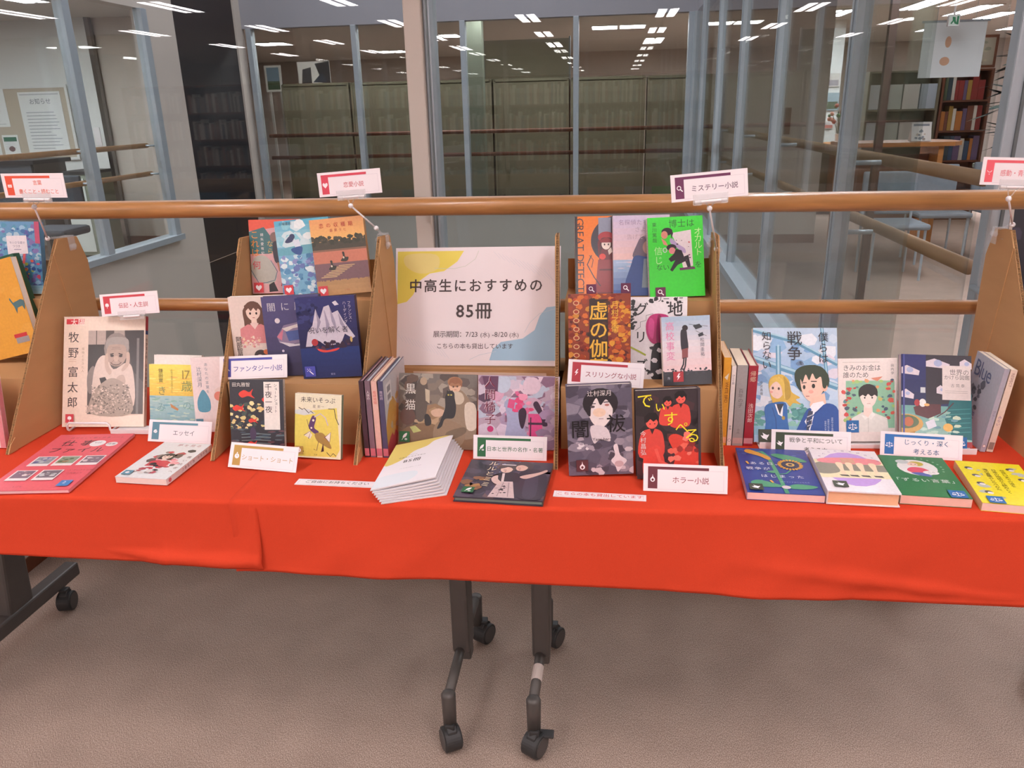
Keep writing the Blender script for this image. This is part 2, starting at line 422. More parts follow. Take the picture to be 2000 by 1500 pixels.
# walls of the light well: below the sills and above the window heads
struct('wall_near', MB().box(GXL, GY - .06, WELL, GXR, GY + .06, SILL - .12), 'wall_beige')
struct('wall_near_head', MB().box(GXL, GY - .06, CEIL - .15, GXR, GY + .06, 4.2), 'wall_beige')
struct('wall_far_below', MB().box(GXL, GF - .05, WELL, GXR, GF + .08, SILL), 'wall_grey')
struct('wall_far_above', MB().box(GXL, GF - .05, 2.35, GXR, GF + .08, 4.2), 'wall_blue_grey')
struct('wall_right_below', MB().box(GXR, GY, WELL, GXR + .1, GF, SILL), 'wall_grey')
struct('wall_right_above', MB().box(GXR, GY, 2.35, GXR + .1, GF, 4.2), 'wall_blue_grey')
YA, YB, YC = 7.25, 7.77, 9.1
lw = MB().box(GXL - .12, GY, WELL, GXL, YB, SILL)
lw.box(GXL - .12, YA, SILL, GXL, YB, 2.35)
struct('wall_left_below', lw, 'wall_beige')
struct('wall_left_above', MB().box(GXL - .12, GY, 2.35, GXL, YB, 4.2), 'wall_beige')
struct('wall_left_dark', MB().box(GXL - .12, YB, WELL, GXL - .02, YC, 4.2), 'navy')
struct('wall_left_end', MB().box(GXL - .12, YC, WELL, GXL, GF, 4.2), 'wall_beige')
struct('ceiling', MB().box(GXL - .2, GF - .1, 4.2, GXR + .2, GF + .1, 4.3), 'wall_grey')

def window(n, label, parts, panes, sill, pm='pane_far', fm='alu'):
    w_ = empty('window_%d' % n, kind='structure'); w_['label'] = label
    for k, bx in enumerate(parts): MB().box(*bx).build('mullion', MATS[fm], w_, bevel=.004)
    MB().box(*sill).build('window_sill', MATS[fm], w_)
    for bx in panes: MB().box(*bx).build('pane', MATS[pm], w_)
    return w_
# near window: wide beige post with an aluminium strip, corner post at the right
nm = [-2.06, -.51, 1.0]
w1 = empty('window_1', kind='structure'); w1['label'] = 'large glass wall right behind the display table'
MB().box(-.572, GY - .07, 0, -.522, GY + .06, CEIL).build('post', MATS['wall_beige'], w1, bevel=.004)
MB().box(-.522, GY - .05, 0, -.503, GY + .05, CEIL).build('mullion', MATS['alu'], w1, bevel=.004)
MB().box(-.513, GY - .055, 0, -.509, GY - .048, CEIL).build('groove', MATS['alu_dark'], w1)
MB().box(-2.12, GY - .07, 0, -2.04, GY + .06, CEIL).build('post', MATS['wall_beige'], w1)
MB().box(1.008, GY - .06, 0, 1.075, GY - .005, CEIL).build('corner_post', MATS['alu'], w1, bevel=.006)
MB().box(1.036, GY - .066, 0, 1.044, GY - .059, CEIL).build('groove', MATS['alu_dark'], w1)
MB().box(GXL, GY - .06, SILL - .12, .998, GY + .06, SILL - .07).build('window_sill', MATS['alu'], w1)
MB().box(-.513, GY - .006, SILL - .07, .998, GY + .006, CEIL - .15).build('pane', MATS['pane_near'], w1)
MB().box(-2.04, GY - .006, SILL - .07, -.582, GY + .006, CEIL - .15).build('pane', MATS['pane_near'], w1)
MB().box(GXL, GY - .006, SILL - .07, -2.12, GY + .006, CEIL - .15).build('pane', MATS['pane_near'], w1)
# far window
xs = [-4.11, -2.87, -1.65, -.42, .79]
w2 = window(2, 'glass wall on the far side of the light well',
    [(x - .03 + (.03 if i == 0 else 0), GF - .06, SILL, x + .03 + (.03 if i == 0 else 0), GF + .05, 2.35) for i, x in enumerate(xs)],
    [(xs[i] + .03, GF - .006, SILL, xs[i + 1] - .03, GF + .006, 2.35) for i in range(4)],
    (GXL, GF - .09, SILL - .02, GXR, GF + .08, SILL + .03))
# right window, in perspective
ys = [3.12, 4.5, 5.76, 7.0, 8.3, 9.22]
w3 = window(3, 'glass wall along the right side of the light well',
    [(GXR - .028, y - .032, SILL, GXR + .028, y + .032, 2.35) for y in ys] + [(GXR - .034, y - .007, SILL, GXR - .027, y + .007, 2.35) for y in ys],
    [(GXR - .005, (ys[i - 1] if i else GY) + .05, SILL, GXR + .005, ys[i] - .05, 2.35) for i in range(6)],
    (GXR - .08, GY + .05, SILL - .02, GXR + .08, GF - .08, SILL + .03), 'pane_near')
# left window
w4 = window(4, 'glass wall along the left side of the light well',
    [(GXL - .04, y - .045, SILL, GXL + .04, y + .045, 2.35) for y in (3.5, 4.85, 6.12, 7.2)],
    [(GXL - .005, a_, SILL, GXL + .005, b_, 2.35) for a_, b_ in ((GY, 3.45), (3.55, 4.8), (4.9, 6.1), (6.2, 7.17))],
    (GXL - .1, GY, SILL - .02, GXL + .06, 7.27, SILL + .03), 'pane_near')
# low beige pier at the left end of the near wall, with its baseboard
struct('trim_1', MB().box(-2.6, 2.02, .05, -1.95, 2.25, .7), 'wall_beige')
struct('baseboard_near', MB().box(-2.61, 2.01, 0, -1.945, 2.255, .05), 'wood_dark')

# handrails
def rail(label, pts, r, m, brk, grp=None):
    t = empty('handrail', label, 'handrail', grp)
    MB().tube(pts, r, 20).build('rail', MATS[m], t, smooth=True)
    for b0, b1 in brk: MB().tube([b0, b1], .009, 10).build('bracket', MATS['alu'], t, smooth=True)
    return t
rail('upper round wooden handrail right behind the book display', [(-4.0, 2.02, 1.216), (-1.6, 2.02, 1.216), (1.0, 2.02, 1.219)], .0235, 'wood_rail',
     [((x, 2.03, 1.2), (x, GY - .05, 1.2)) for x in (-2.08, -.557, 1.0)])
rail('lower thinner wooden handrail right behind the book display', [(-4.0, 2.02, .953), (.97, 2.02, .961)], .018, 'wood_rail',
     [((x, 2.03, .945), (x, GY - .05, .945)) for x in (-2.08, -.557, 1.0)])
for z, t_ in ((1.2, 'upper'), (.95, 'lower')):
    rail(t_ + ' reddish handrail inside the far glass wall', [(GXL + .1, GF + .14, z), (GXR, GF + .14, z)], .022, 'wood_dark', [((x, GF + .14, z), (x, GF + .05, z)) for x in xs[1:4]])
    rail(t_ + ' flat wooden handrail of the right corridor', [(1.03, 2.43, z + .03), (GXR + .08, 8.85, z + .03)], .022, 'wood_side_rail', [((GXR + .09 + .02 * (8 - y) / 3, y, z + .03), (GXR + .03, y, z + .03)) for y in ys[:-1]])
    rail(t_ + ' wooden handrail of the left corridor', [(GXL - .14, 2.6, z), (GXL - .14, 7.2, z)], .022, 'wood_rail', [((GXL - .14, y, z), (GXL - .04, y, z)) for y in (3.5, 4.85, 6.15, 7.15)])

# ceiling lamps: two bright strips in a shallow frame
tube_n = emis('tube_near', '#fbf2f4', LAMP_NEAR); tube_f = emis('tube_far', '#f4f6ff', LAMP_FAR)
def lamp(name, label, x, y, z, lx, ly, m, grp):
    t = empty(name, label, 'ceiling lamp', grp, loc=(x, y, z))
    f_ = MB().box(-lx / 2 - .02, -ly / 2 - .02, -.012, -lx / 2, ly / 2 + .02, 0).box(lx / 2, -ly / 2 - .02, -.012, lx / 2 + .02, ly / 2 + .02, 0)
    f_.box(-lx / 2, -ly / 2 - .02, -.012, lx / 2, -ly / 2, 0).box(-lx / 2, ly / 2, -.012, lx / 2, ly / 2 + .02, 0).box(-.02, -ly / 2, -.012, .02, ly / 2, 0)
    f_.build('lamp_frame', MATS['white_plastic'], t)
    for x0, x1 in ((-lx / 2, -.02), (.02, lx / 2)):
        MB().box(x0, -ly / 2, -.006, x1, ly / 2, -.001).build('light_tube', m, t)
    return t
first = lamp('ceiling_lamp', 'twin tube ceiling lamp of the reading room, seen mirrored in the glass wall', 0, 0, CEIL, .3, 1.2, tube_n, 'reading room ceiling lamps mirrored in the glass')
k = 0
for i in range(-4, 3):
    for j in range(0, 6):
        x, y = .76 + 2.1 * i, .25 - 2.95 * j
        o = first if k == 0 else copy_tree(first)
        o.location = (x, y, CEIL); k += 1
def flamp(label, x, y, lx, ly):
    lamp('ceiling_lamp', label, x, y, CEIL2 - .001, lx, ly, tube_f, 'lamps of the rooms around the light well')
flamp('bright lamp panel of the far room just right of the beige post', -2.62, 12.8, .56, .5)
flamp('widest bright lamp panel in the far room', .04, 12.4, .74, .5)
flamp('small bright lamp right below the widest far lamp panel', .66, 15.2, .3, 1.2)
flamp('bright far lamp cut by the left side of the beige post', -4.15, 15.7, .5, .5)
flamp('small bright lamp above the framed pictures of the far room', -5.4, 13.1, .5, .5)
flamp('bright lamp strip of the right corridor seen between the mullions', 1.85, 12.1, .6, .5)
flamp('short lamp high in the right corridor near the beige wall', 2.8, 11.6, .3, .8)
for x, y, q in ((3.63, 10.9, 'nearest long lamp of the right room'), (4.55, 11.9, 'long lamp above the hanging banner'), (5.1, 14.6, 'long lamp left of the hanging banner'),
                (5.2, 12.9, 'rightmost long lamp of the right room'), (6.5, 14.9, 'lamp of the right room just above the frame'), (-6.4, 6.3, 'lamp of the left room mirrored on its white wall'), (-6.6, 3.5, 'near lamp of the left room')):
    flamp(q, x, y, .25, 1.25)

for x in (-3.5, -2.3, -1.1, .1): flamp('added narrow fill lamp hidden behind the far window head, %s' % {-3.5: 'leftmost', -2.3: 'second', -1.1: 'third', .1: 'rightmost'}[x], x, 9.62, 1.0, .12)  # added lamps, tucked behind the head to brighten the dark shelf backs
for x, y, q in ((2.0, 3.4, 'near'), (2.0, 5.8, 'middle'), (4.6, 6.6, 'outer')): flamp(q + ' added fill lamp over the right corridor, out of view', x, y, .25, 1.25)  # unseen fill lamps, added because the right corridor was too dark
for x, y, q in ((-5.4, 4.6, 'near'), (-5.4, 7.0, 'rear'), (-8.2, 6.4, 'outer')): flamp(q + ' added fill lamp over the left room, out of view', x, y, .25, 1.25)  # likewise added out of view, to lift the left room

# ------------------------------------------------------------------ far room: backs of tall shelves, gaps between them
def bookshelf_back(label, x0, x1, y, h, grp):
    t = empty('bookshelf', label, 'bookshelf', grp, loc=((x0 + x1) / 2, y, 0)); ww = (x1 - x0) / 2
    MB().box(-ww, .0, .38, ww, .02, h - .02).build('back_panel', MATS['shelf_back'], t)
    for sx in (-1, 1): MB().box(sx * ww - .012, -.012, 0, sx * ww + .012, .42, h).build('side_panel', MATS['shelf_back'], t)
    MB().box(-ww, -.012, h - .02, ww, .42, h + .01).build('top_board', MATS['shelf_back'], t)
    MB().box(-ww, -.02, .33, ww, .42, .39).build('bottom_rail', MATS['black_plastic'], t)
    for sx in (-.8, .8): MB().box(sx * ww - .02, -.03, 0, sx * ww + .02, .03, .4).build('foot', MATS['black_plastic'], t)
    return t
edges = [-4.2, -3.3, -2.4, -1.49, -.54, .38, 1.3]
words = ['leftmost', 'second', 'third', 'fourth', 'fifth', 'sixth']
for i in range(6):
    bookshelf_back('%s tall dark shelf back from the left beyond the far glass' % words[i], edges[i] + .025, edges[i + 1] - .025, 10.3, 1.79 - .006 * i, 'dark shelf backs of the far room')
t = empty('notice_screen', 'tallest dark olive screen rising above the far shelves', 'screen', loc=(-1.12, 10.85, 0))
MB().box(-.54, 0, .1, .54, .03, 2.26).build('panel', MATS['shelf_back'], t)
MB().box(-.56, -.01, 0, -.54, .05, 2.28).build('frame', MATS['alu_dark'], t); MB().box(.54, -.01, 0, .56, .05, 2.28).build('frame', MATS['alu_dark'], t)
tag(MB().box(-1.73, 9.75, 0, -1.52, 9.9, CEIL2).build('pillar', MATS['olive']), 'grey green square pillar just behind the far glass', 'pillar')
# pictures on top of the shelves
t = empty('canvas_print', 'black and white canvas standing on the far shelf top', 'picture', loc=(-4.0, 10.42, 1.80))
a = Art(.42, .26, '#c9c4bd'); a.P([(.15, .35), (.42, .25), (.42, 1), (.1, 1)], '#1d1f24'); a.P([(.55, .1), (1, 0), (1, 1), (.75, 1)], '#15171c'); a.P([(.45, .95), (.75, .5), (.9, .98)], '#26303e')
MB().box(0, 0, 0, .42, .02, .26).build('canvas', MATS['wall_white'], t); a.build('picture_print', Matrix(), t, PM)
t = empty('picture_frame', 'small blue landscape picture in a white frame on the far shelf end', 'picture', loc=(-4.52, 10.6, 1.72))
a = Art(.22, .32, '#e8e5df'); a.R(.12, .08, .88, .92, '#7f97a8'); a.R(.12, .6, .88, .92, '#55684f')
MB().box(.02, .03, -1.72, .05, .05, .3).box(.17, .03, -1.72, .2, .05, .3).build('easel', MATS['wall_white'], t)
MB().box(0, 0, 0, .22, .02, .32).build('frame', MATS['wall_white'], t); a.build('picture_print', Matrix(), t, PM)

# ------------------------------------------------------------------ left room
struct('wall_left_room', MB().box(-11, 9.0, 0, GXL - .12, 9.1, CEIL2), 'wall_beige')
struct('baseboard_left_room', MB().box(-11, 8.98, 0, GXL - .12, 9.0, .1), 'wood_dark')
struct('wall_left_bright', MB().box(-11, 8.93, 0, -5.8, 8.99, CEIL2), 'wall_white')
struct('trim_2', MB().box(-5.8, 8.9, 0, -5.75, 8.96, CEIL2), 'chrome')
t = empty('notice_board', 'wide notice board full of papers in the left room', 'notice board', loc=(-8.13, 8.9, 1.03))
MB().box(0, 0, 0, 1.95, .03, .76).build('board', mat('cork', '#b9ae9c', .9), t)
MB().box(-.03, -.01, -.03, 1.98, .0, 0).box(-.03, -.01, .76, 1.98, 0, .79).box(1.95, -.01, 0, 1.98, 0, .76).build('frame', MATS['wall_white'], t)
rg = random.Random(5)
for x, z, w_, h_ in ((1.36, .04, .52, .68), (.85, .35, .34, .42), (.45, .22, .3, .6), (.05, .3, .32, .5), (.75, .02, .26, .28), (1.05, .02, .2, .24)):
    a = Art(w_, h_, '#e3e6e4')
    if w_ > .5:
        a.T('お知らせ', .5, .1, .13, '#5c6670', cen=True)
        a.R(.04, .03, .96, .05, '#b9bdc0')
    elif h_ < .3: a.R(.08, .1, .9, .3, '#2f6e58'); a.E(.5, .65, .2, .15, '#6a4444')
    for q in range(int(h_ * 22)):
        yy = .32 + q * .06 / max(h_, .4) * .6
        if yy < .93: a.R(.12, yy, .12 + rg.uniform(.5, .76), yy + .012, '#9aa0a6')
    e_ = empty('notice', None, None, loc=(0, 0, 0)); e_.parent = t; e_.location = (x, -.006, z)
    MB().box(0, 0, 0, w_, .003, h_).build('paper', MATS['wall_white'], e_)
    a.build('notice_print', Matrix(), e_, PM)
    e_.name = 'notice'
t = empty('desk', 'dark desk by the notice board in the left room', 'desk', loc=(-7.6, 7.7, .34))
MB().box(0, 0, .68, 1.75, .6, .72).build('desktop', MATS['black_plastic'], t); MB().box(.05, .02, .3, 1.7, .05, .68).build('front_panel', mat('dark_panel', '#3a3f47', .7), t)
for x in (.04, 1.67): MB().box(x, .05, -.34, x + .04, .55, .68).build('leg', MATS['leg_metal'], t)
t = empty('cabinet', 'pale green low cabinet beside the dark desk', 'cabinet', loc=(-5.76, 7.9, 0))
MB().box(0, 0, .06, .32, .45, .9).build('body', MATS['olive'], t); MB().box(-.01, -.01, .9, .33, .46, .93).build('top', MATS['black_plastic'], t); MB().box(.02, .02, 0, .3, .43, .06).build('base', MATS['black_plastic'], t)
MB().box(.03, -.012, .1, .29, 0, .86).build('door', mat('cab_white', '#bfc4c0', .5), t)
t = empty('office_chair', 'dark office chair on casters in the left room', 'chair', loc=(-5.15, 6.9, 0))
MB().box(-.22, -.2, .42, .22, .2, .5).build('seat', mat('dark_seat', '#3c4048', .8), t, bevel=.03); MB().box(-.2, .18, .58, .2, .22, .95).build('backrest', MATS['dark_seat'], t, bevel=.015)
MB().tube([(0, 0, .08), (0, 0, .43)], .025).build('column', MATS['leg_metal'], t)
for q in range(5):
    c_, s_ = math.cos(q * 1.257), math.sin(q * 1.257)
    l_ = MB().tube([(0, 0, .1), (.26 * c_, .26 * s_, .075)], .014, 8).build('leg', MATS['leg_metal'], t)
    MB().tube([(.26 * c_ - .012 * s_, .26 * s_ + .012 * c_, .03), (.26 * c_ + .012 * s_, .26 * s_ - .012 * c_, .03)], .03, 12).build('caster', MATS['caster_rubber'], l_)
MB().box(-.02, .16, .44, .02, .2, .66).build('back_bar', MATS['leg_metal'], t)
tag(MB().box(-5.93, 8.915, 1.15, -5.86, 8.929, 1.35).build('wall_switch', MATS['white_plastic']), 'small switch plate beside the chrome door frame', 'switch')

# ------------------------------------------------------------------ right rooms
struct('wall_right_block', MB().box(1.15, 8.9, 0, 2.15, 10.4, CEIL2), 'wall_beige')
struct('baseboard_right', MB().box(1.15, 8.88, 0, 2.15, 8.9, .09), 'wood_dark')
struct('wall_right_end', MB().box(2.15, 12.6, 0, 3.2, 12.7, CEIL2), 'wall_white')
tag(MB().box(1.74, 8.875, 1.12, 1.8, 8.895, 1.38).build('fire_call_plate', MATS['wood_dark']), 'small dark red plate on the beige wall end', 'wall plate')
tag(MB().box(1.86, 6.2, 0, 1.91, 6.25, CEIL2).build('door_post', MATS['post_brown']), 'slim dark reddish post rising left of the bookshelves', 'post')
for k_, (x, z, w_, h_, c0, c1, lb) in enumerate(((2.88, 1.62, .3, .18, '#c7c3bd', '#8e8a90', 'upper small poster on the white end wall'), (2.86, 1.3, .34, .24, '#8fa3ad', '#4f5d4a', 'landscape poster on the white end wall'), (2.86, 1.05, .3, .1, '#cfcac6', '#b06a60', 'lowest strip poster on the white end wall'))):
    t = empty('poster', lb, 'poster', loc=(x, 12.58, z)); MB().box(0, 0, 0, w_, .01, h_).build('paper', MATS['wall_white'], t)
    a = Art(w_, h_, c0); a.R(.05, .5, .95, .92, c1); a.build('poster_print', Matrix(), t, PM)
t = empty('counter', 'brown wooden counter below the small posters', 'counter', loc=(2.6, 11.2, 0))
MB().box(0, 0, 0, .6, .6, .86).build('body', mat('counter_dark', '#4c3c2e', .6), t); MB().box(.2, -.01, .05, .58, 0, .8).build('front_panel', MATS['wood_dark'], t); MB().box(-.02, -.02, .86, .62, .62, .9).build('top', MATS['wood_table'], t)
t = empty('flower_arrangement', 'small red and green flower arrangement on the brown counter', 'flowers', loc=(2.95, 11.4, .9))
MB().tube([(0, 0, 0), (0, 0, .12)], [.04, .06], 12).build('vase', MATS['white_plastic'], t)
fb = MB(); rg = random.Random(3)
for q in range(26):
    x, y, z = rg.uniform(-.16, .16), rg.uniform(-.08, .08), rg.uniform(.14, .5); fb.ball((x, y, z), rg.uniform(.02, .035), rg.choice(['#a85848', '#4f6b45', '#c98a78', '#5a7a50']), 6); 
fb.build('blossoms', MATS['attr_flat'], t)
fs = MB()
for q in range(8): fs.tube([(0, 0, .05), (rg.uniform(-.13, .13), rg.uniform(-.06, .06), .4)], .004, 5, '#3f5a38')
fs.build('stems', MATS['attr_flat'], t)
def shelf_unit(label, x, y, w_, h_, n, grp, seed, books=True, m='wood_dark', cat='bookshelf'):
    t = empty('bookshelf', label, cat, grp, loc=(x, y, 0))
    for q in (0, w_ - .025): MB().box(q, 0, 0, q + .025, .3, h_).build('side_panel', MATS[m], t)
    MB().box(0, .28, 0, w_, .3, h_).build('back_panel', MATS[m], t)
    for q in range(n + 1): MB().box(.02, .01, q * (h_ - .02) / n, w_ - .02, .29, q * (h_ - .02) / n + .02).build('shelf', MATS[m], t)
    return t
cols = ['#7d4a3a', '#c9c3b8', '#39506b', '#a8863f', '#5e6a52', '#b5b0aa', '#8c2f2b', '#e0dacf', '#33424a', '#c07a3a', '#6b5a7a']
cn = ['brown', 'light grey', 'blue', 'mustard', 'olive', 'grey', 'red', 'cream', 'dark slate', 'orange', 'mauve']
bk = {}
def small_book(x, y, z, w_, h_, col, label, grp):
    key = (round(w_, 3), round(h_, 2), col)
    if key not in bk:
        o = MB().box(0, 0, 0, w_, .16, h_, col).build('book', MATS['attr_flat']); bk[key] = o
    else: o = bk[key].copy(); C.objects.link(o)
    o.location = (x, y, z); tag(o, label, 'book', grp); return o
rg = random.Random(11)
shelf_unit('tall dark bookshelf of coloured volumes in the right room', 3.86, 10.6, .56, 1.75, 5, None, 1)
for lv in (2, 3, 4):
    x = 3.9; zz = lv * 1.73 / 5 + .022
    while x < 4.32:
        w_ = rg.choice((.035, .045, .055, .07))
        ci = rg.randrange(len(cols)); small_book(x, 10.63, zz, w_, rg.choice((.22, .25, .28)), cols[ci], '%s volume on the %s shelf of the tall dark bookshelf' % (cn[ci], ('', '', 'lower', 'middle', 'upper')[lv]), 'volumes on the dark bookshelf of the right room'); x += w_ + .003
shelf_unit('lower magazine shelf left of the dark bookshelf', 3.02, 10.6, .82, 1.75, 4, None, 2, m='shelf_back')
for lv in (2, 3):
    for q in range(4):
        o = small_book(3.05 + q * .195, 10.63, lv * 1.73 / 4 + .022, .18, .28, ['#c9ccd0', '#b9c0b8', '#d6d0ca', '#a9b4be'][q], '%s magazine facing out, %s row left of the dark bookshelf' % (('pale grey', 'green grey', 'cream', 'blue grey')[q], ('', '', 'lower', 'upper')[lv]), 'magazines facing out in the right room')
t = empty('framed_print', 'framed print on top of the dark bookshelf', 'picture', loc=(3.95, 10.7, 1.76))
MB().box(0, 0, 0, .5, .02, .36).build('frame', MATS['wood_dark'], t); a = Art(.44, .3, '#a59c8c'); a.N(30, (.1, .1, .9, .9), ['#7a6a5a', '#8a8a78', '#b0a890'], .1); a.build('picture_print', Matrix.Translation((.03, 0, .03)), t, PM)
t = empty('reading_table', 'wooden reading table with rounded end in the right room', 'table', loc=(2.95, 8.9, 0))
MB().prism([(-.65, -.3), (.38, -.3), (.5, -.15), (.5, .15), (.38, .3), (-.65, .3)], 2, .99, 1.03).build('tabletop', MATS['wood_table'], t)
MB().box(.25, -.25, 0, .3, .25, .99).build('leg', MATS['wood_table'], t); MB().box(-.6, -.25, 0, -.55, .25, .99).build('leg', MATS['wood_table'], t)
MB().box(-.55, -.02, .25, .25, .02, .9).build('modesty_panel', MATS['wood_dark'], t)
t = empty('table_sign', 'white card sign standing on the reading table', 'sign', loc=(2.98, 8.8, 1.031))
MB().prism([(0, 0), (.1, 0), (.05, .18)], 0, 0, .19).build('card', MATS['white_plastic'], t)
a = Art(.19, .186, '#e6e4e0'); a.R(.1, .08, .9, .2, '#8b8f98'); a.N(10, (.15, .4, .85, .9), ['#9a8f88', '#7e8894', '#c8b8a8'], .1)
a.build('sign_print', frame((0, 0, 0), (1, 0, 0), (0, .05, .18)), t, PM)
ch0 = None
for k_, (x, y, lb) in enumerate(((2.35, 7.1, 'grey blue chair nearest the handrail in the right room'), (2.95, 7.8, 'grey blue chair in front of the reading table'), (3.6, 8.0, 'grey blue chair right of the reading table'))):
    if ch0 is None:
        t = empty('chair', lb, 'chair', 'grey blue chairs of the right room', loc=(x, y, 0)); ch0 = t
        MB().box(-.23, -.22, .42, .23, .22, .47).build('seat', MATS['blue_grey_fabric'], t, bevel=.02); MB().box(-.22, .2, .5, .22, .24, .86).build('backrest', MATS['blue_grey_fabric'], t, bevel=.015)
        for sx in (-.2, .2):
            for sy in (-.18, .2): MB().tube([(sx, sy, 0), (sx, sy, .43 if sy < 0 else .6)], .011, 8).build('leg', MATS['alu'], t)
    else: t = copy_tree(ch0); t.location = (x, y, 0); t['label'] = lb
t = empty('study_table', 'grey green round study table under the dark plant', 'table', loc=(4.5, 9.6, 0))
MB().prism([(.55 * math.cos(q * PI / 12), .4 * math.sin(q * PI / 12)) for q in range(24)], 2, .7, .74).build('tabletop', MATS['olive'], t); MB().tube([(0, 0, 0), (0, 0, .7)], .04).build('leg', MATS['alu'], t)
t = empty('hanging_banner', 'white cloth banner hanging by the ceiling lamps', 'banner', loc=(2.69, 8.0, 1.61))
MB().box(0, 0, 0, .52, .004, .45).build('cloth', MATS['wall_white'], t); MB().tube([(-.02, 0, .46), (.54, 0, .46)], .01).build('rod', MATS['alu'], t)
MB().tube([(.1, 0, .46), (.1, 0, CEIL2 - 1.61)], .002, 6).build('cord', MATS['alu'], t); MB().tube([(.42, 0, .46), (.42, 0, CEIL2 - 1.61)], .002, 6).build('cord', MATS['alu'], t)
a = Art(.52, .45, '#d9dcdd'); a.E(.42, .35, .05, .09, '#c79a7c'); a.E(.4, .7, .08, .07, '#c79a7c'); a.build('banner_print', Matrix(), t, PM)
t = empty('exit_sign', 'small green and white exit sign under a lamp of the right room', 'sign', loc=(2.74, 7.6, 2.0))
MB().box(0, 0, 0, .09, .03, .09).build('case', MATS['white_plastic'], t); MB().tube([(.045, .015, .09), (.045, .015, CEIL2 - 2.0)], .008, 6).build('hanger', MATS['white_plastic'], t)
a = Art(.08, .08, '#eaf6ef'); a.P([(.3, .15), (.6, .2), (.65, .5), (.8, .85), (.6, .85), (.45, .6), (.3, .85), (.15, .8), (.35, .5)], '#2a8a60'); a.R(.75, .1, .95, .9, '#2a8a60')
mt2 = emis('exit_glow', '#cfeedd', 1.2); a.build('sign_print', Matrix.Translation((.005, 0, .005)), t, PM)
# dark plant
t = empty('potted_plant', 'large dark green plant at the right edge by the corner post', 'plant', loc=(2.86, 6.0, 0))
MB().tube([(0, 0, 0), (0, 0, .4)], [.17, .22], 16).build('pot', MATS['white_plastic'], t); MB().tube([(0, 0, .3), (.02, 0, 1.2), (0, .02, 1.8)], [.03, .02, .012], 8).build('stem', MATS['wood_dark'], t)
rg = random.Random(8); lf = MB(); 
for q in range(520):
    th = rg.uniform(0, 6.28); z = rg.uniform(.75, 2.05); rr = rg.uniform(.03, .3) * math.sin((z - .6) / 1.6 * PI) ; c0 = Vector((rr * math.cos(th), rr * math.sin(th), z))
    d = Vector((math.cos(th), math.sin(th), rg.uniform(-.5, .3))).normalized(); n_ = Vector((-d.y, d.x, 0)).normalized() * .06; l_ = rg.uniform(.1, .2)
    lf.poly([c0, c0 + d * l_ * .25 + n_ * .8, c0 + d * l_ * .65 + n_ * .8, c0 + d * l_, c0 + d * l_ * .65 - n_ * .8, c0 + d * l_ * .25 - n_ * .8])
tag(lf.build('foliage', MATS['leaf'], t), kind='stuff')

# ------------------------------------------------------------------ reading room behind the camera (seen only as reflections)
rg = random.Random(21)
s0_ = None
for k_ in range(9):
    x = -7.0 + k_ * .92
    if s0_ is None:
        s0_ = shelf_unit('tall wooden bookcase of the reading room seen as a reflection in the glass', x, -6.6, .9, 1.85, 5, 'reading room bookcases mirrored in the glass', 1)
        s0_.rotation_euler = (0, 0, PI); s0_.location = (x + .9, -6.6, 0)
        for lv in range(5):
            mb = MB(); q = .03
            while q < .84:
                w_ = rg.uniform(.018, .042); mb.box(q, .06, lv * .366 + .02, q + w_, .24, lv * .366 + .02 + rg.uniform(.2, .28), rg.choice(['#8a7f76', '#b0a79e', '#6c767c', '#9a7664', '#7c7c70', '#c4bbb0'])); q += w_ + .002
            tag(mb.build('book_row', MATS['attr_flat'], s0_), kind='stuff')
    else:
        o = copy_tree(s0_); o.location = (x + .9, -6.6, 0)

# ------------------------------------------------------------------ folding tables
def caster(mb_parent, x, y, ang, brake=False):
    c_, s_ = math.cos(ang), math.sin(ang)
    def P(a_, b_, z): return (x + a_ * c_ - b_ * s_, y + a_ * s_ + b_ * c_, z)
    t = MB().tube([P(-.021, 0, .0305), P(-.019, 0, .0305), P(-.0185, 0, .0305), P(.0185, 0, .0305), P(.021, 0, .0305)], [.023, .028, .0305, .0305, .028], 30).build('caster', MATS['caster_rubber'], mb_parent)
    MB().tube([P(-.0225, 0, .0305), P(.0225, 0, .0305)], .0245, 26).build('wheel_cap', MATS['caster_hub'], t)
    MB().tube([P(-.012, .0, .05), P(.012, 0, .05)], [.02, .02], 12).box(x - .012, y - .012, .045, x + .012, y + .012, .075).build('housing', MATS['caster_rubber'], t, bevel=.003)
    if brake: MB().box(x + .008, y - .005, .052, x + .045, y + .02, .058).build('brake_lever', MATS['caster_rubber'], t, bevel=.002)
    return t
def tee_leg(par, x, tape=False):
    MB().box(x - .022, 1.625, .16, x + .022, 1.70, .70).build('leg', MATS['leg_metal'], par, bevel=.008)
    MB().box(x - .006, 1.66, .115, x + .018, 1.70, .17).build('leg_foot', MATS['leg_metal'], par, bevel=.004)
    MB().tube([(x - .002, 1.68, .175), (x - .003, 1.6, .163), (x - .006, 1.505, .146)], .0125, 14).build('front_stretcher', MATS['leg_metal'], par, smooth=True)
    MB().tube([(x - .002, 1.68, .175), (x - .003, 1.78, .165), (x - .006, 1.87, .146)], .0125, 14).build('rear_stretcher', MATS['leg_metal'], par, smooth=True)
    for y in (1.49, 1.885):
        MB().tube([(x - .006, y, .062), (x - .006, y, .15), (x - .006, y, .155), (x - .006, y, .159)], [.016, .0175, .015, .008], 16).build('socket', MATS['leg_metal'], par, smooth=True)
    if tape: MB().tube([(x - .003, 1.592, .1615), (x - .0045, 1.548, .1545)], .0133, 14).build('white_tape', MATS['tape'], par)
    caster(par, x - .004, 1.482, .5 if not tape else -.5, tape); caster(par, x + .012, 1.89, -.5)
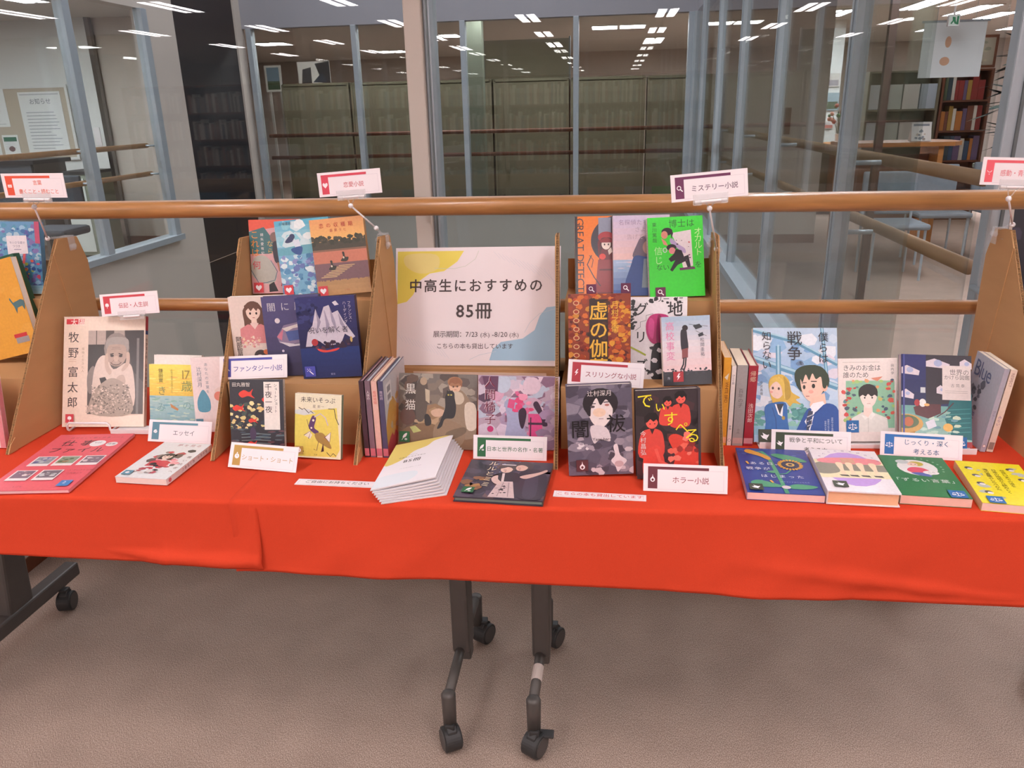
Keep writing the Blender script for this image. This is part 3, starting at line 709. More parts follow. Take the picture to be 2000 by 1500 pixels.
def bar_leg(par, x):
    MB().prism([(1.80, .70), (1.86, .70), (1.82, .08), (1.72, .08)], 0, x - .025, x + .02).build('leg', MATS['leg_metal'], par, bevel=.008)
    MB().prism([(1.34, .05), (1.34, .085), (1.60, .12), (2.02, .115), (2.02, .07), (1.6, .075)], 0, x - .02, x + .025).build('foot_bar', MATS['leg_metal'], par, bevel=.006)
    caster(par, x + .03, 1.93, .2); caster(par, x + .01, 1.38, .2)
def ytab(x): return 1.349 + .028 * (x + .17)
for x0, x1, lb, side in ((-1.82, -.27, 'left folding table with dark grey legs under the red cloth', 'L'), (-.255, 1.295, 'right folding table whose front leg has white tape', 'R')):
    t = empty('folding_table', lb, 'table', 'folding tables under the red cloth', loc=((x0 + x1) / 2, 1.66, 0))
    M0 = Matrix.Translation((-(x0 + x1) / 2, -1.66, 0))
    before = set(C.objects)
    MB().prism([(x0, ytab(x0) + .012), (x1, ytab(x1) + .012), (x1, 1.95), (x0, 1.95)], 2, .702, .7235).build('tabletop', mat('tabletop', '#cfc8bc', .5), t)
    MB().box(x0 + .1, 1.42, .66, x1 - .1, 1.46, .702).build('apron', MATS['leg_metal'], t)
    if side == 'L': bar_leg(t, -1.70); tee_leg(t, -.358)
    else: tee_leg(t, -.157, True); tee_leg(t, 1.125)
    for o in set(C.objects) - before:
        if o.parent == t: o.matrix_local = M0 @ o.matrix_local
def cloth(label, x0, x1, dz, hem, seed, creases=()):
    rg = random.Random(seed); ph = [rg.uniform(0, 6) for _ in range(6)]
    prof = [(1.985, 0, 0), (1.9, 0, 0), (1.7, 0, 0), (1.5, 0, 0), (1.4, 0, 0)]
    nx = 150; V = []; F = []
    rows = []
    for i in range(nx + 1):
        x = x0 + (x1 - x0) * i / nx; ye = ytab(x) - dz; col = []
        for y in (1.985, 1.9, 1.75, 1.6, 1.5, 1.42): col.append((x, y, T + dz))
        r = .009
        for q in range(7):
            a_ = q * PI / 12; col.append((x, ye + r - r * math.sin(a_), T + dz - r + r * math.cos(a_)))
        n = 26; zt = T + dz - r
        h_ = hem - .0178 * (x + .748) + .0015 * math.sin(x * 3 + ph[0])
        for q in range(1, n + 1):
            t = q / n; z = zt - (zt - h_) * t
            o = .010 * t * math.sin(x * 7.5 + ph[1] + 1.2 * t) + .003 * t * math.sin(x * 17 + ph[2] - 2.4 * t) + .0016 * math.sin(x * 43 + 9 * t + ph[3]) * t
            o += .009 * math.exp(-((t - .72 - .18 * math.sin(x * 4.2 + ph[4])) / .09) ** 2) * max(0, math.sin(x * 3.4 + ph[5]))
            for cx in creases: o += .004 * math.exp(-((x - cx) / .006) ** 2) * (1 - .0 * t)
            if q == n - 1: o += .0006
            col.append((x, ye - .004 * t - abs(o) * .55 - o * .45, z))
        rows.append(len(V)); V += col
    m_ = len(V) // (nx + 1)
    for i in range(nx):
        for q in range(m_ - 1):
            a_ = rows[i] + q; b_ = rows[i + 1] + q; F.append((a_, a_ + 1, b_ + 1, b_))
    me = bpy.data.meshes.new('tablecloth'); me.from_pydata(V, [], F); me.polygons.foreach_set('use_smooth', [True] * len(F)); me.materials.append(MATS['cloth'])
    o = bpy.data.objects.new('tablecloth', me); C.objects.link(o)
    sd = o.modifiers.new('thickness', 'SOLIDIFY'); sd.thickness = .0012; sd.offset = -1
    return tag(o, label, 'tablecloth', 'red cloths over the folding tables')
cloth('left red cloth over the table, hem slightly higher', -2.15, -.69, -.0012, .578, 2, (-.9, -.70))
cloth('right red cloth lapping over the left one along the table front', -.748, 1.62, 0, .5697, 5, (-.745,))

# ------------------------------------------------------------------ cardboard display risers
Y1, Y2, S1, S2 = 1.622, 1.785, .872, 1.027
PROF = [(1.512, T), (1.825, 1.17), (1.90, 1.165), (1.925, 1.1), (1.925, T)]
def riser(label, xl, xr, left=True, right=True, dy=0., splay=.05, grp='cardboard display risers on the red cloth'):
    t = empty('display_riser', label, 'display stand', grp, loc=((xl + xr) / 2, 1.5 + dy, T))
    Mi = Matrix.Translation((-(xl + xr) / 2, -1.5 - dy, -T)); w_ = .0035
    def add(mb, n, m_='cardboard', par=t):
        o = mb.build(n, MATS[m_], par)
        o.data.transform(SH[0])
        if par == t: o.matrix_local = Mi
        return o
    P = [(y + dy, z) for y, z in PROF]
    SH = [Matrix()]
    for on, x, s_ in ((left, xl, 1), (right, xr, -1)):
        if not on: continue
        k_ = splay if s_ > 0 else 0      # the left wing splays outwards a little
        SH[0] = Matrix(((1, -k_, 0, k_ * (1.512 + dy)), (0, 1, 0, 0), (0, 0, 1, 0), (0, 0, 0, 1)))
        inner = [(P[0][0] + .004, T)] + [(P[1][0] + .003, P[1][1] - .003)] + P[2:]
        mb = MB().prism(P, 0, x - w_, x - w_ + .0012).prism(P, 0, x + w_ - .0012, x + w_).prism(P, 0, x - .0004, x + .0004)
        o = add(mb, 'side_panel')
        core = MB().prism(inner, 0, x - w_ + .0014, x - .0006).prism(inner, 0, x + .0006, x + w_ - .0014)
        add(core, 'corrugated_core', 'cardboard_core', o)
        fb_ = MB(); A = Vector((0, P[0][0], T)); B = Vector((0, P[1][0], P[1][1])); d_ = (B - A); n_ = int(d_.length / .0062); nd = Vector((0, d_.z, -d_.y)).normalized()
        for c0, c1 in ((x - w_ + .0012, x - .0004), (x + .0004, x + w_ - .0012)):
            for q in range(n_):
                a_ = A + d_ * q / n_; b_ = A + d_ * (q + .3) / n_; xa, xb = (c0, c1) if q % 2 else (c1, c0)
                g = -nd * .0065
                fb_.poly([(xa, a_.y, a_.z), (xb, b_.y, b_.z), (xb, b_.y - g.y * -1 * -1, b_.z - g.z), (xa, a_.y - g.y, a_.z - g.z)])
                fb_.poly([(xa, a_.y, a_.z), (xb, b_.y, b_.z), (xb, b_.y + .0, b_.z + .0016), (xa, a_.y, a_.z + .0016)])
        add(fb_, 'flute', 'flute', o)
        xo = x - w_ - .0022 if s_ > 0 else x + w_ + .0002
        pl = [(1.862 + dy, .72 + .01), (1.80 + dy, 1.135), (1.825 + dy, 1.168), (1.899 + dy, 1.163), (1.923 + dy, 1.1), (1.924 + dy, .73)]
        add(MB().prism(pl, 0, xo, xo + .002), 'folded_flap')
        ft = MB().prism([(P[0][0] - .0, T), (P[0][0] + .03, T), (P[0][0] + .03, T + .03), (P[0][0] + .012, T + .018)], 0, x - w_ - .002, x - w_ - .0002) if s_ > 0 else MB().prism([(P[0][0], T), (P[0][0] + .03, T), (P[0][0] + .03, T + .03), (P[0][0] + .012, T + .018)], 0, x + w_ + .0002, x + w_ + .002)
        add(ft, 'corner_tab')
    SH[0] = Matrix(); a_, b_ = xl + w_, xr - w_; q = .003
    add(MB().box(a_, Y1 + dy, T, b_, Y1 + dy + q, S1 - q), 'front_board'); add(MB().box(a_, Y1 + dy, S1 - q, b_, Y2 + dy, S1), 'step_board')
    add(MB().box(a_, Y2 + dy, S1, b_, Y2 + dy + q, S2 - q), 'front_board'); add(MB().box(a_, Y2 + dy, S2 - q, b_, 1.92 + dy, S2), 'step_board')
    add(MB().box(a_, 1.917 + dy, T, b_, 1.92 + dy, 1.1), 'back_board')
    return t
riser('left brown cardboard riser holding romance and fantasy novels', -.871, -.545)
riser('right brown cardboard riser holding mystery and thriller novels', -.109, .233, dy=.008)
riser('brown cardboard riser cut by the left picture edge', -1.73, -1.37)
riser('brown cardboard riser cut by the right picture edge', .874, 1.22, dy=.05, splay=0.)
# box carrying the poster
t = empty('cardboard_box', 'low cardboard box with pale front behind the two picture books', 'box', loc=(-.32, 1.85, T))
MB().box(-.215, 0, 0, .215, .004, .108).box(-.215, .1, 0, .215, .104, .108).box(-.215, .004, 0, -.211, .1, .108).box(.211, .004, 0, .215, .1, .108).build('side_wall', MATS['cardboard'], t)
MB().box(-.215, 0, .108, .215, .104, .1115).build('top', MATS['cardboard'], t)
MB().box(-.17, -.0018, .002, .165, -.0004, .104, '#e2c9b2').build('paper_sheet', CARD, t)

# ------------------------------------------------------------------ books
GRP = 'books displayed on the red cloth'
def book(label, M, w_, h_, t_, art, spine='R', scol='#ffffff', sart=None, cover=None, page='#e9dcd0', hard=False, sticker=None, group=GRP, gloss=True, back=None, rnd=False, cat='book', name='book', M2=None):
    """local frame: x along the cover width, z up the cover, y into the book; origin at the front cover's lower left corner"""
    o = empty(name, label, cat, group, M=M)
    ct = .0022 if hard else .0007; ins = .003 if hard else .0004
    cc = cover or scol; mt_ = PG if gloss else PM
    c_ = MB().box(0, 0, 0, w_, ct, h_, cc).box(0, t_ - ct, 0, w_, t_, h_, back or cc)
    if spine == 'R': c_.box(w_ - ct, ct, 0, w_, t_ - ct, h_, scol)
    elif spine == 'L': c_.box(0, ct, 0, ct, t_ - ct, h_, scol)
    c_.build('cover', mt_, o)
    x0 = ct + .0001 if spine == 'L' else ins; x1 = w_ - ct - .0001 if spine == 'R' else w_ - ins
    MB().box(x0, ct + .0001, ins, x1, t_ - ct - .0001, h_ - ins, page).build('pages', PAGES, o)
    if art:
        art.build('cover_print', Matrix(), o, mt_)
    if sart:
        if spine == 'R': Ms = frame((w_, 0, 0), (0, 1, 0), (0, 0, 1))
        else: Ms = frame((0, t_, 0), (0, -1, 0), (0, 0, 1))
        sart.build('spine_print', Ms, o, mt_)
    if sticker:
        k_, bg, sx, sy, sz = sticker      # icon, colour, left, top (fractions), size in m
        a = Art(sz, sz, bg); ic(a, k_, .5, .5, .4, bg=bg)
        s_ = a.build('genre_sticker', Matrix.Translation((sx * w_, -.0035 if art and art.lay > 60 else -.0022, (1 - sy) * h_ - sz)), o, PM)
        s_['label'] = 'small square genre sticker with a white picture sign'
    return o
def spineart(t_, h_, bg, txts, seed=1):
    a = Art(t_, h_, bg, seed)
    for tx, y, sz, c in txts: a.T(tx, .5 - sz / 2, y, sz, c, v=True)
    return a
POSE = {
    'magazine': (-1.3442, 1.6711, 0.7303, 0.0677, 0.3795, -0.0, 0.2087, 0.2735),
    'essay17': (-1.108, 1.6676, 0.7326, 0.07, 0.2556, -0.0273, 0.1161, 0.1581),
    'c1': (-0.831, 1.5235, 0.7303, 0.0836, 0.2509, -0.0107, 0.1199, 0.1743),
    'c2': (-0.6891, 1.5336, 0.7322, -0.0126, 0.2423, -0.0292, 0.1059, 0.1421),
    'kuroneko': (-0.4735, 1.6068, 0.7297, -0.0091, 0.2841, -0.0071, 0.1795, 0.1681),
    'isu': (-0.2888, 1.605, 0.7319, 0.0789, 0.1138, -0.0286, 0.1781, 0.1668),
    'yami': (-0.0797, 1.4867, 0.7292, 0.0771, 0.1296, 0.0351, 0.1323, 0.1889),
    'disp': (0.0592, 1.4797, 0.7299, 0.0815, 0.1552, 0.0364, 0.1288, 0.183),
    'senso': (0.3213, 1.6782, 0.7341, 0.0287, 0.4143, 0.001, 0.1829, 0.2559),
    'okane': (0.5067, 1.6955, 0.7324, 0.0751, 0.332, 0.0031, 0.1286, 0.1843),
    'zukan': (0.6296, 1.6684, 0.7391, 0.0612, 0.42, -0.0373, 0.1477, 0.1991),
    'pinkmag': (-1.2709, 1.3186, 0.7339, 0.1149, 0.0, 0.0, 0.1778, 0.2966),
    'whitered': (-1.0248, 1.3917, 0.7404, -0.0419, 0.0, -0.0, 0.117, 0.1832),
    'ruru': (-0.2989, 1.3613, 0.7379, -0.0427, 0.0, -0.0, 0.1765, 0.173),
    'f1': (0.2657, 1.4119, 0.743, -0.0332, 0.0, -0.0, 0.1433, 0.2102),
    'f2': (0.4103, 1.4028, 0.756, -0.0422, 0.0, -0.0, 0.1308, 0.194),
    'f3': (0.5465, 1.4155, 0.7459, -0.0666, 0.0, 0.0, 0.1246, 0.183),
    'f4': (0.6837, 1.3987, 0.7439, -0.1187, 0.0, -0.0, 0.1177, 0.1873),
    'pamph': (-0.467, 1.3748, 0.7479, 0.0267, 0.0, 0.0, 0.1332, 0.2116),
    's12': (-0.642, 1.4107, 0.7272, -0.0182, 0.0, -0.0, 0.1738, 0.0259),
    's13': (-0.1067, 1.3972, 0.7272, -0.0393, 0.0, -0.0, 0.1809, 0.0247),
    'Aa3': (-0.6986, 1.8024, 1.0319, 0.0529, 0.1727, 0.081, 0.1306, 0.1802),
    'Aa2': (-0.792, 1.8159, 1.0297, 0.0531, 0.1647, 0.0781, 0.1337, 0.1783),
    'Aa1': (-0.8942, 1.8332, 1.0306, 0.0515, 0.1872, 0.0059, 0.1355, 0.1791),
    'Ab3': (-0.6969, 1.6536, 0.8733, 0.0887, 0.1035, 0.0369, 0.1356, 0.1851),
    'Ab2': (-0.7835, 1.6689, 0.872, 0.0845, 0.0959, 0.0345, 0.1332, 0.1855),
    'Ab1': (-0.8782, 1.6814, 0.8709, 0.0857, 0.097, 0.0145, 0.1333, 0.1834),
    'Ba3': (0.0892, 1.8103, 1.0288, 0.1072, 0.2787, 0.0294, 0.1259, 0.1824),
    'Ba2': (0.0057, 1.8313, 1.0285, 0.1018, 0.2759, -0.0, 0.1315, 0.1859),
    'Ba1': (-0.0834, 1.8475, 1.0289, 0.1026, 0.2762, -0.0, 0.1287, 0.182),
    'Bb3': (0.1161, 1.6418, 0.8748, 0.1227, 0.2888, 0.023, 0.1042, 0.1483),
    'Bb2': (0.0408, 1.6921, 0.8706, 0.0505, 0.2233, 0.0, 0.1275, 0.1832),
    'Bb1': (-0.0892, 1.6565, 0.8777, -0.0353, 0.1858, 0.026, 0.1345, 0.1899),
    'poster': (-0.5433, 1.8726, 0.8385, -0.0235, 0.3315, 0.0136, 0.42, 0.297),
    's0': (-1.3614, 1.68, 1.2852, -0.0621, -0.0008, -0.0022, 0.158, 0.053),
    's1': (-0.6693, 1.7987, 1.2655, -0.136, 0.0846, 0.072, 0.1562, 0.0536),
    's2': (0.1191, 1.6738, 1.2593, 0.1099, 0.1381, 0.073, 0.1554, 0.0539),
    's3': (0.7286, 1.734, 1.2816, 0.2874, 0.0625, -0.0521, 0.1564, 0.0535),
    's4': (-1.2378, 1.7557, 0.9905, -0.0621, 0.1985, 0.0817, 0.1575, 0.0532),
    's5': (-0.8935, 1.6377, 0.8729, 0.0383, 0.4055, 0.0403, 0.1603, 0.0534),
    's6': (-0.817, 1.4752, 0.7306, -0.0561, 0.5043, -0.0255, 0.1576, 0.0545),
    's7': (-0.2916, 1.5525, 0.7313, 0.0641, 0.2215, -0.0312, 0.1595, 0.0528),
    's8': (-0.0912, 1.6243, 0.8828, 0.0524, 0.2105, -0.0639, 0.1632, 0.0535),
    's9': (0.0697, 1.435, 0.7268, -0.081, 0.2977, 0.0275, 0.1615, 0.0546),
    's10': (0.3492, 1.6262, 0.7268, -0.1544, 0.3065, 0.0433, 0.1598, 0.0557),
    's11': (0.5769, 1.6369, 0.7268, -0.1173, 0.3893, 0.0046, 0.1601, 0.0532),
    'e6': (-1.0785, 1.6045, 0.7281, -0.0148, 0.434, -0.0097, 0.1578, 0.0514),
    'Cf': (-1.5612, 1.8192, 1.0333, 0.0346, 0.1927, -0.0186, 0.1289, 0.1807),
    'Cy': (-1.5766, 1.759, 0.7783, 0.0002, 0.2093, 0.266, 0.1702, 0.2198),
}
POSE['Aa1'] = (-.880, 1.836, 1.0306, .0515, .187, .0059, .126, .1791)
POSE['Ab1'] = (-.873,) + POSE['Ab1'][1:]
def P_(k): return pose(POSE[k])
def F_(k): return pose(POSE[k], True)
def WH(k): return POSE[k][6], POSE[k][7]
ST = {'heart': '#d64a52', 'mag': '#6a3050', 'wand': '#4a4ea8', 'bolt': '#b03a40', 'flame': '#5e2e34', 'feather': '#2f6a42', 'dove': '#45483a', 'scales': '#2c69a4', 'watch': '#b8964e', 'tree': '#cf4650', 'shell': '#5d8b9e'}

# --- magazine
w_, h_ = WH('magazine'); a = Art(w_, h_, '#edd8c6', 3)
a.R(.03, .02, .25, .068, '#d23f46'); a.T('太陽', .08, .018, .085, '#f6e2da', b=.02, sp=1.05)
for ch, y in zip('牧野富太郎', (.135, .275, .45, .59, .725)): a.T(ch, .055, y, .135, '#4a3f3b', b=.004)
a.R(.07, .385, .16, .39, '#d8b8a4'); a.R(.07, .405, .16, .41, '#d8b8a4')
a.T('植物と生きた人', .225, .28, .035, '#b9a083', v=True, sp=1.25)
x0, y0, x1, y1 = .305, .128, .985, .885
a.R(x0, y0, x1, y1, '#57504c'); a.R(x0, y0, .52, .255, '#b5a49a'); a.R(.40, y0, .41, .255, '#5b524d'); a.R(.62, y0, .75, .2, '#a99a90'); a.R(x0, .255, .54, .5, '#3d3836')
a.P([(.75, y0), (x1, y0), (x1, .6), (.86, .5), (.8, .3)], '#433e3e'); a.R(.9, .2, .93, y1, '#7c7674')
a.P([(x0, .52), (.38, .45), (.42, .6), (.35, .7), (x0, .66)], '#8a7f79', True)
a.P([(.36, .72), (.38, .5), (.44, .38), (.53, .36), (.62, .48), (.78, .42), (.86, .5), (.88, .8), (.7, .88), (.4, .88)], '#d9c6b9', True)
a.E(.655, .29, .155, .185, '#8f857f'); a.E(.655, .335, .125, .16, '#b39c8e')
a.P([(.53, .3), (.57, .26), (.74, .26), (.79, .32), (.8, .22), (.72, .19), (.6, .19), (.53, .22)], '#a39a94', True)
a.L([(.575, .345), (.62, .338)], .012, '#3a3230'); a.L([(.68, .338), (.73, .348)], .012, '#3a3230'); a.E(.6, .358, .022, .014, '#38302e'); a.E(.705, .36, .022, .014, '#38302e')
a.E(.65, .385, .03, .035, '#c4ab9c'); a.L([(.585, .418), (.61, .436), (.65, .442), (.69, .436), (.715, .418)], .009, '#5a4640'); a.L([(.61, .446), (.65, .452), (.69, .446)], .006, '#8a7468'); a.L([(.625, .395), (.6, .42)], .005, '#8a7468'); a.L([(.675, .395), (.7, .42)], .005, '#8a7468'); a.L([(.6, .285), (.65, .28), (.7, .285)], .005, '#8f7f76'); a.L([(.59, .3), (.65, .295), (.71, .3)], .005, '#8f7f76')
a.P([(.515, .36), (.55, .34), (.56, .44), (.6, .5), (.57, .53), (.52, .47)], '#c6ad9d', True); a.P([(.78, .33), (.815, .34), (.81, .44), (.74, .5), (.72, .48), (.77, .42)], '#c6ad9d', True)
a.P([(.45, .56), (.52, .55), (.56, .6), (.48, .63)], '#2f2b29'); a.P([(.66, .56), (.74, .53), (.77, .6), (.7, .63)], '#bfa99b', True)
a.P([(.36, .885), (.36, .72), (.46, .62), (.6, .56), (.74, .6), (.82, .68), (.84, .885)], '#a99889', True)
a.N(260, (.36, .62, .84, .88), ['#c9b6a8', '#8d7f75', '#6b6059', '#dccabd', '#7a6f68'], .016)
a.N(40, (.3, .8, .5, .88), ['#d9c4b6', '#b9a698'], .02)
a.R(0, 0, 1, .004, '#f4e8de')
sa = Art(.012, h_, '#d9c0ae'); sa.R(0, 0, 1, .13, '#a82732'); sa.R(0, .13, 1, .165, '#2f3f78'); sa.T('牧野富太郎 日本の植物学の父', .15, .2, .7, '#4a3f3b', v=True, sp=1.25)
book('large pale pink magazine with a black and white photo of an old man', P_('magazine'), w_, h_, .010, a, 'R', '#d9c0ae', sa, '#edd8c6', sticker=('tree', ST['tree'], .05, .885, .021), cat='magazine', name='magazine')
# --- essay books
w_, h_ = WH('essay17'); a = Art(w_, h_, '#f0e27a', 4)
a.G(0, 0, 1, .48, '#f2e468', '#eec85a', 8); a.N(60, (0, .05, 1, .46), ['#f4e880', '#f0d050', '#f0c060', '#e8dc70'], .12, asp=.15)
a.G(0, .48, 1, 1, '#a9c7c4', '#8ab5bd', 6); a.N(70, (0, .5, 1, .98), ['#9fc3c4', '#b9d0c8', '#7fb0bc', '#c2d6c2', '#90bcae'], .09, asp=.3)
a.P([(.44, .6), (.62, .68), (.6, .71), (.46, .66)], '#c58a5a'); a.T('17', .7, .05, .26, '#a9924a'); a.T('歳', .68, .24, .24, '#8f9a5c'); a.T('の', .7, .55, .2, '#7fa8a4')
a.T('鎌田實', .2, .06, .1, '#7d7a46', v=True); a.T('き', .17, .33, .2, '#7f8a62'); a.T('み', .15, .58, .2, '#7aa3a4')
a.T('人生で本当に大切なこと', .46, .07, .045, '#a3974e', v=True)
book('small yellow and sea blue essay book beside the magazine', P_('essay17'), w_, h_, .012, a, 'R', '#e9dfd0', None, '#f0e9de', sticker=('tree', ST['tree'], .02, .9, .018))
M_ = P_('essay17').copy(); M_.translation += Vector((.004, .0165, 0)); 
book('white backed book hidden behind the yellow essay book', M_, .118, .176, .012, Art(.118, .176, '#eae2da'), 'R', '#eae2da', None, '#eae2da')
w_, h_ = .124, .18; a = Art(w_, h_, '#ead9d6', 6)
a.N(26, (.5, .4, 1, 1), ['#e8bfbb', '#e5cfc6', '#d98a86', '#efe3dd'], .14); a.T('あなたの言葉を', .26, .07, .07, '#7d8590', v=True, sp=1.25); a.T('辻村深月', .1, .12, .1, '#6d7c8a', v=True)
a.P([(.07, .6), (.12, .5), (.2, .43), (.28, .5), (.33, .6), (.3, .72), (.1, .72)], '#5f9ab0', True); a.E(.5, .52, .09, .09, '#e08a78'); a.R(.6, .03, .72, .3, '#c9a45a'); a.P([(.62, .45), (.8, .4), (.82, .62), (.66, .66)], '#cf5a66', True)
book('pale pink essay book with small drawings, right of the yellow one', pose((-.985, 1.66, .7305, .07, .2, .02)), w_, h_, .014, a, 'R', '#ead9d6', None, '#ead9d6', sticker=('shell', ST['shell'], .02, .82, .018))
# --- flat books left
w_, h_ = WH('pinkmag'); a = Art(w_, h_, '#e2606e', 7)
a.T('自分らしく働く仕事ノート', .2, .055, .055, '#a8414e', sp=1.1); a.T('仕事', .18, .12, .19, '#3b2a30', b=.012, sp=1.3); a.T('ファイル', .12, .26, .17, '#3b2a30', b=.012, sp=1.1)
a.E(.66, .19, .1, .1, '#ece9ea'); a.T('vol', .61, .15, .07, '#6a6a7a'); a.E(.86, .21, .075, .07, '#ece9ea'); a.T('特集', .8, .19, .055, '#5a5a6a')
for x, y, c in ((.12, .43, ['#5a5f9a', '#9098a0', '#b8bcc4']), (.42, .43, ['#4f6a4c', '#8fa08c', '#a07a60']), (.73, .43, ['#b8b4b8', '#7a6a7a', '#d0c8cc']), (.10, .68, ['#c09aa0', '#7a6a7c', '#e8dcdc']), (.42, .68, ['#9aa4aa', '#706a78', '#c4c8cc'])):
    a.R(x - .01, y, x + .25, y + .17, '#ece4e4'); a.R(x + .01, y + .01, x + .235, y + .13, c[1]); a.N(12, (x + .04, y + .03, x + .2, y + .11), c, .045)
a.T('いろいろな仕事', .74, .68, .04, '#a8414e', v=False); a.T('の先輩たち', .74, .73, .04, '#a8414e'); a.R(.8, .86, .94, .95, '#3f84c4'); a.T('2', .84, .87, .08, '#f0f0f4')
a.T('しごと', .3, .94, .04, '#8a3642')
book('bright pink job magazine lying flat at the left table edge', F_('pinkmag'), w_, h_, .007, a, 'R', '#d8909a', None, '#e2606e', page='#e8b8b8', cat='magazine', name='magazine')
w_, h_ = WH('whitered'); a = Art(w_, h_, '#dfe0e0', 8)
a.T('夢を見る', .36, .04, .11, '#a55a5a', sp=1.2)
a.N(26, (.25, .2, .8, .75), ['#c83a48', '#2e2a2e', '#e8a0a8', '#b0404a', '#5a4a48', '#8a7a72'], .11)
bust(a, .47, .42, .1, '#e8cfc4', '#2a2426', '#c8404a', 1.2); a.N(14, (.15, .62, .6, .88), ['#2a2426', '#b04450', '#9a9490', '#d8d0cc'], .09)
for k_, ch in enumerate('若い読者へ'): a.T(ch, .86, .38 + k_ * .1, .09, '#8a6a6a')
sa = Art(.0135, h_, '#dcdcdc'); sa.T('夢を見る 若い読者へ', .15, .12, .6, '#555058', v=True, sp=1.3); sa.E(.5, .93, .35, .4, '#c86a72')
book('small white paperback with red and black drawing, lying flat by the essay sign', F_('whitered'), w_, h_, .0135, a, 'R', '#dcdcdc', sa, '#dfe0e0', page='#e6dcd4', sticker=('shell', ST['shell'], .06, .84, .02))
# --- short stories
w_, h_ = WH('c1'); a = Art(w_, h_, '#34333a', 9)
a.N(60, (0, .3, .62, .62), ['#e8d9a0', '#d8c88a', '#4a5a50', '#38404a', '#e2c080'], .06); a.N(60, (0, .62, 1, 1), ['#42505a', '#5a6a70', '#2c2c36', '#6b4a50', '#384858'], .1, asp=.3)
for y in (.7, .74, .78, .82): a.L([(.2, y), (.5, y - .01), (.75, y)], .012, '#7f9090')
for x, y, s_ in ((.17, .18, 1), (.6, .25, .8), (.05, .36, .8), (.34, .52, .6), (.3, .82, .7), (.08, .9, .8)):
    a.P([(x, y), (x + .1 * s_, y - .045 * s_), (x + .2 * s_, y - .02 * s_), (x + .27 * s_, y - .06 * s_), (x + .24 * s_, y + .01), (x + .3 * s_, y + .06 * s_), (x + .18 * s_, y + .03 * s_), (x + .06 * s_, y + .05 * s_)], '#dc4438', True)
a.P([(.6, .98), (.66, .85), (.72, .93), (.8, .86), (.7, 1)], '#e8dcc8'); a.E(.42, .69, .06, .12, '#4a3a55')
a.T('田丸雅智', .05, .035, .085, '#ded8d0'); a.R(.64, .03, .93, .64, '#e8e2da')
a.T('千夜一夜', .66, .05, .135, '#3a3436', v=True, b=.008, sp=1.02); a.T('ショートショート', .825, .05, .068, '#3a3436', v=True, sp=1.0)
sa = Art(.012, h_, '#c9c2ba'); sa.T('ショートショート千夜一夜', .1, .05, .75, '#55504c', v=True)
book('dark paperback with red goldfish on the cover', P_('c1'), w_, h_, .011, a, 'R', '#c9c2ba', sa, '#34333a')
w_, h_ = WH('c2'); a = Art(w_, h_, '#e2dcc0', 10)
a.P([(0, .3), (.9, .2), (.98, .85), (.9, .97), (0, .98)], '#e0cf62'); a.P([(0, .26), (.3, .24), (.45, .3), (.2, .34), (0, .32)], '#cfd2cf')
a.T('未来いそっぷ', .12, .045, .125, '#3a3634', b=.006); a.T('星 新一', .38, .165, .07, '#7a6a60', sp=1.1)
for p in ([(.08, .22), (.16, .25), (.2, .23), (.3, .3), (.34, .27), (.4, .3)], [(.72, .22), (.85, .22), (.88, .35), (.95, .46)], [(.7, .9), (.78, .96), (.84, .91), (.9, .95)], [(.1, .93), (.2, .9)]): a.L(p, .015, '#3f3a36')
a.P([(.38, .34), (.46, .38), (.42, .52), (.52, .58), (.48, .63), (.36, .58), (.3, .5)], '#5a3a66', True); a.E(.4, .41, .025, .025, '#e8e0d0'); a.E(.36, .53, .02, .02, '#e8e0d0')
a.P([(.44, .62), (.6, .6), (.72, .7), (.8, .84), (.6, .78), (.48, .72)], '#a08040', True); a.P([(.66, .66), (.78, .58), (.76, .74)], '#e8e2da'); a.L([(.66, .66), (.78, .58), (.76, .74), (.64, .66)], .012, '#6a3a58')
a.P([(.2, .65), (.32, .58), (.38, .64), (.34, .7)], '#e8dcc8'); a.L([(.2, .65), (.36, .57), (.3, .7)], .012, '#5a3a50'); a.L([(.42, .36), (.55, .3), (.66, .36), (.72, .48)], .022, '#c8b8c8')
for p in ([(.52, .74), (.48, .88), (.42, .86)], [(.62, .77), (.58, .9), (.64, .88)], [(.26, .4), (.32, .55)]): a.L(p, .01, '#5a3a46')
a.T('文庫', .42, .93, .04, '#9a8a4a')
book('cream and yellow paperback with a drawn grasshopper', P_('c2'), w_, h_, .013, a, 'R', '#7d9a84', None, '#e2dcc0', sticker=('watch', ST['watch'], .02, .82, .018))
# --- picture books in the middle
w_, h_ = WH('kuroneko'); a = Art(w_, h_, '#5c4a3e', 12)
a.G(0, 0, 1, 1, '#6e655e', '#6a4c38', 6)
a.N(50, (0, 0, 1, .5), ['#8a8076', '#5a4e48', '#9a8e80', '#4c403a', '#7a6c60'], .12); a.N(50, (.2, .5, 1, 1), ['#8e6e50', '#a08260', '#6a4e3c', '#54402f', '#b09070'], .13)
a.N(26, (0, 0, .25, 1), ['#40332e', '#4e3c34', '#5e4638'], .12)
a.P([(.12, .72), (.4, .66), (.7, .78), (1, .8), (1, 1), (0, 1), (0, .85)], '#7a5c40', True); a.E(.12, .58, .1, .11, '#5c3a30')
a.P([(.25, .1), (.35, .07), (.38, .3), (.34, .6), (.24, .62), (.22, .3)], '#54483f', True); a.E(.32, .1, .045, .05, '#a89078'); a.P([(.34, .2), (.4, .22), (.4, .4), (.35, .36)], '#b8a890')
a.P([(.66, .3), (.78, .2), (.92, .36), (1, .6), (.95, .85), (.6, .82), (.58, .6)], '#8c7660', True); a.P([(.85, .4), (.98, .4), (1, .7), (.88, .72)], '#cfc0ae', True)
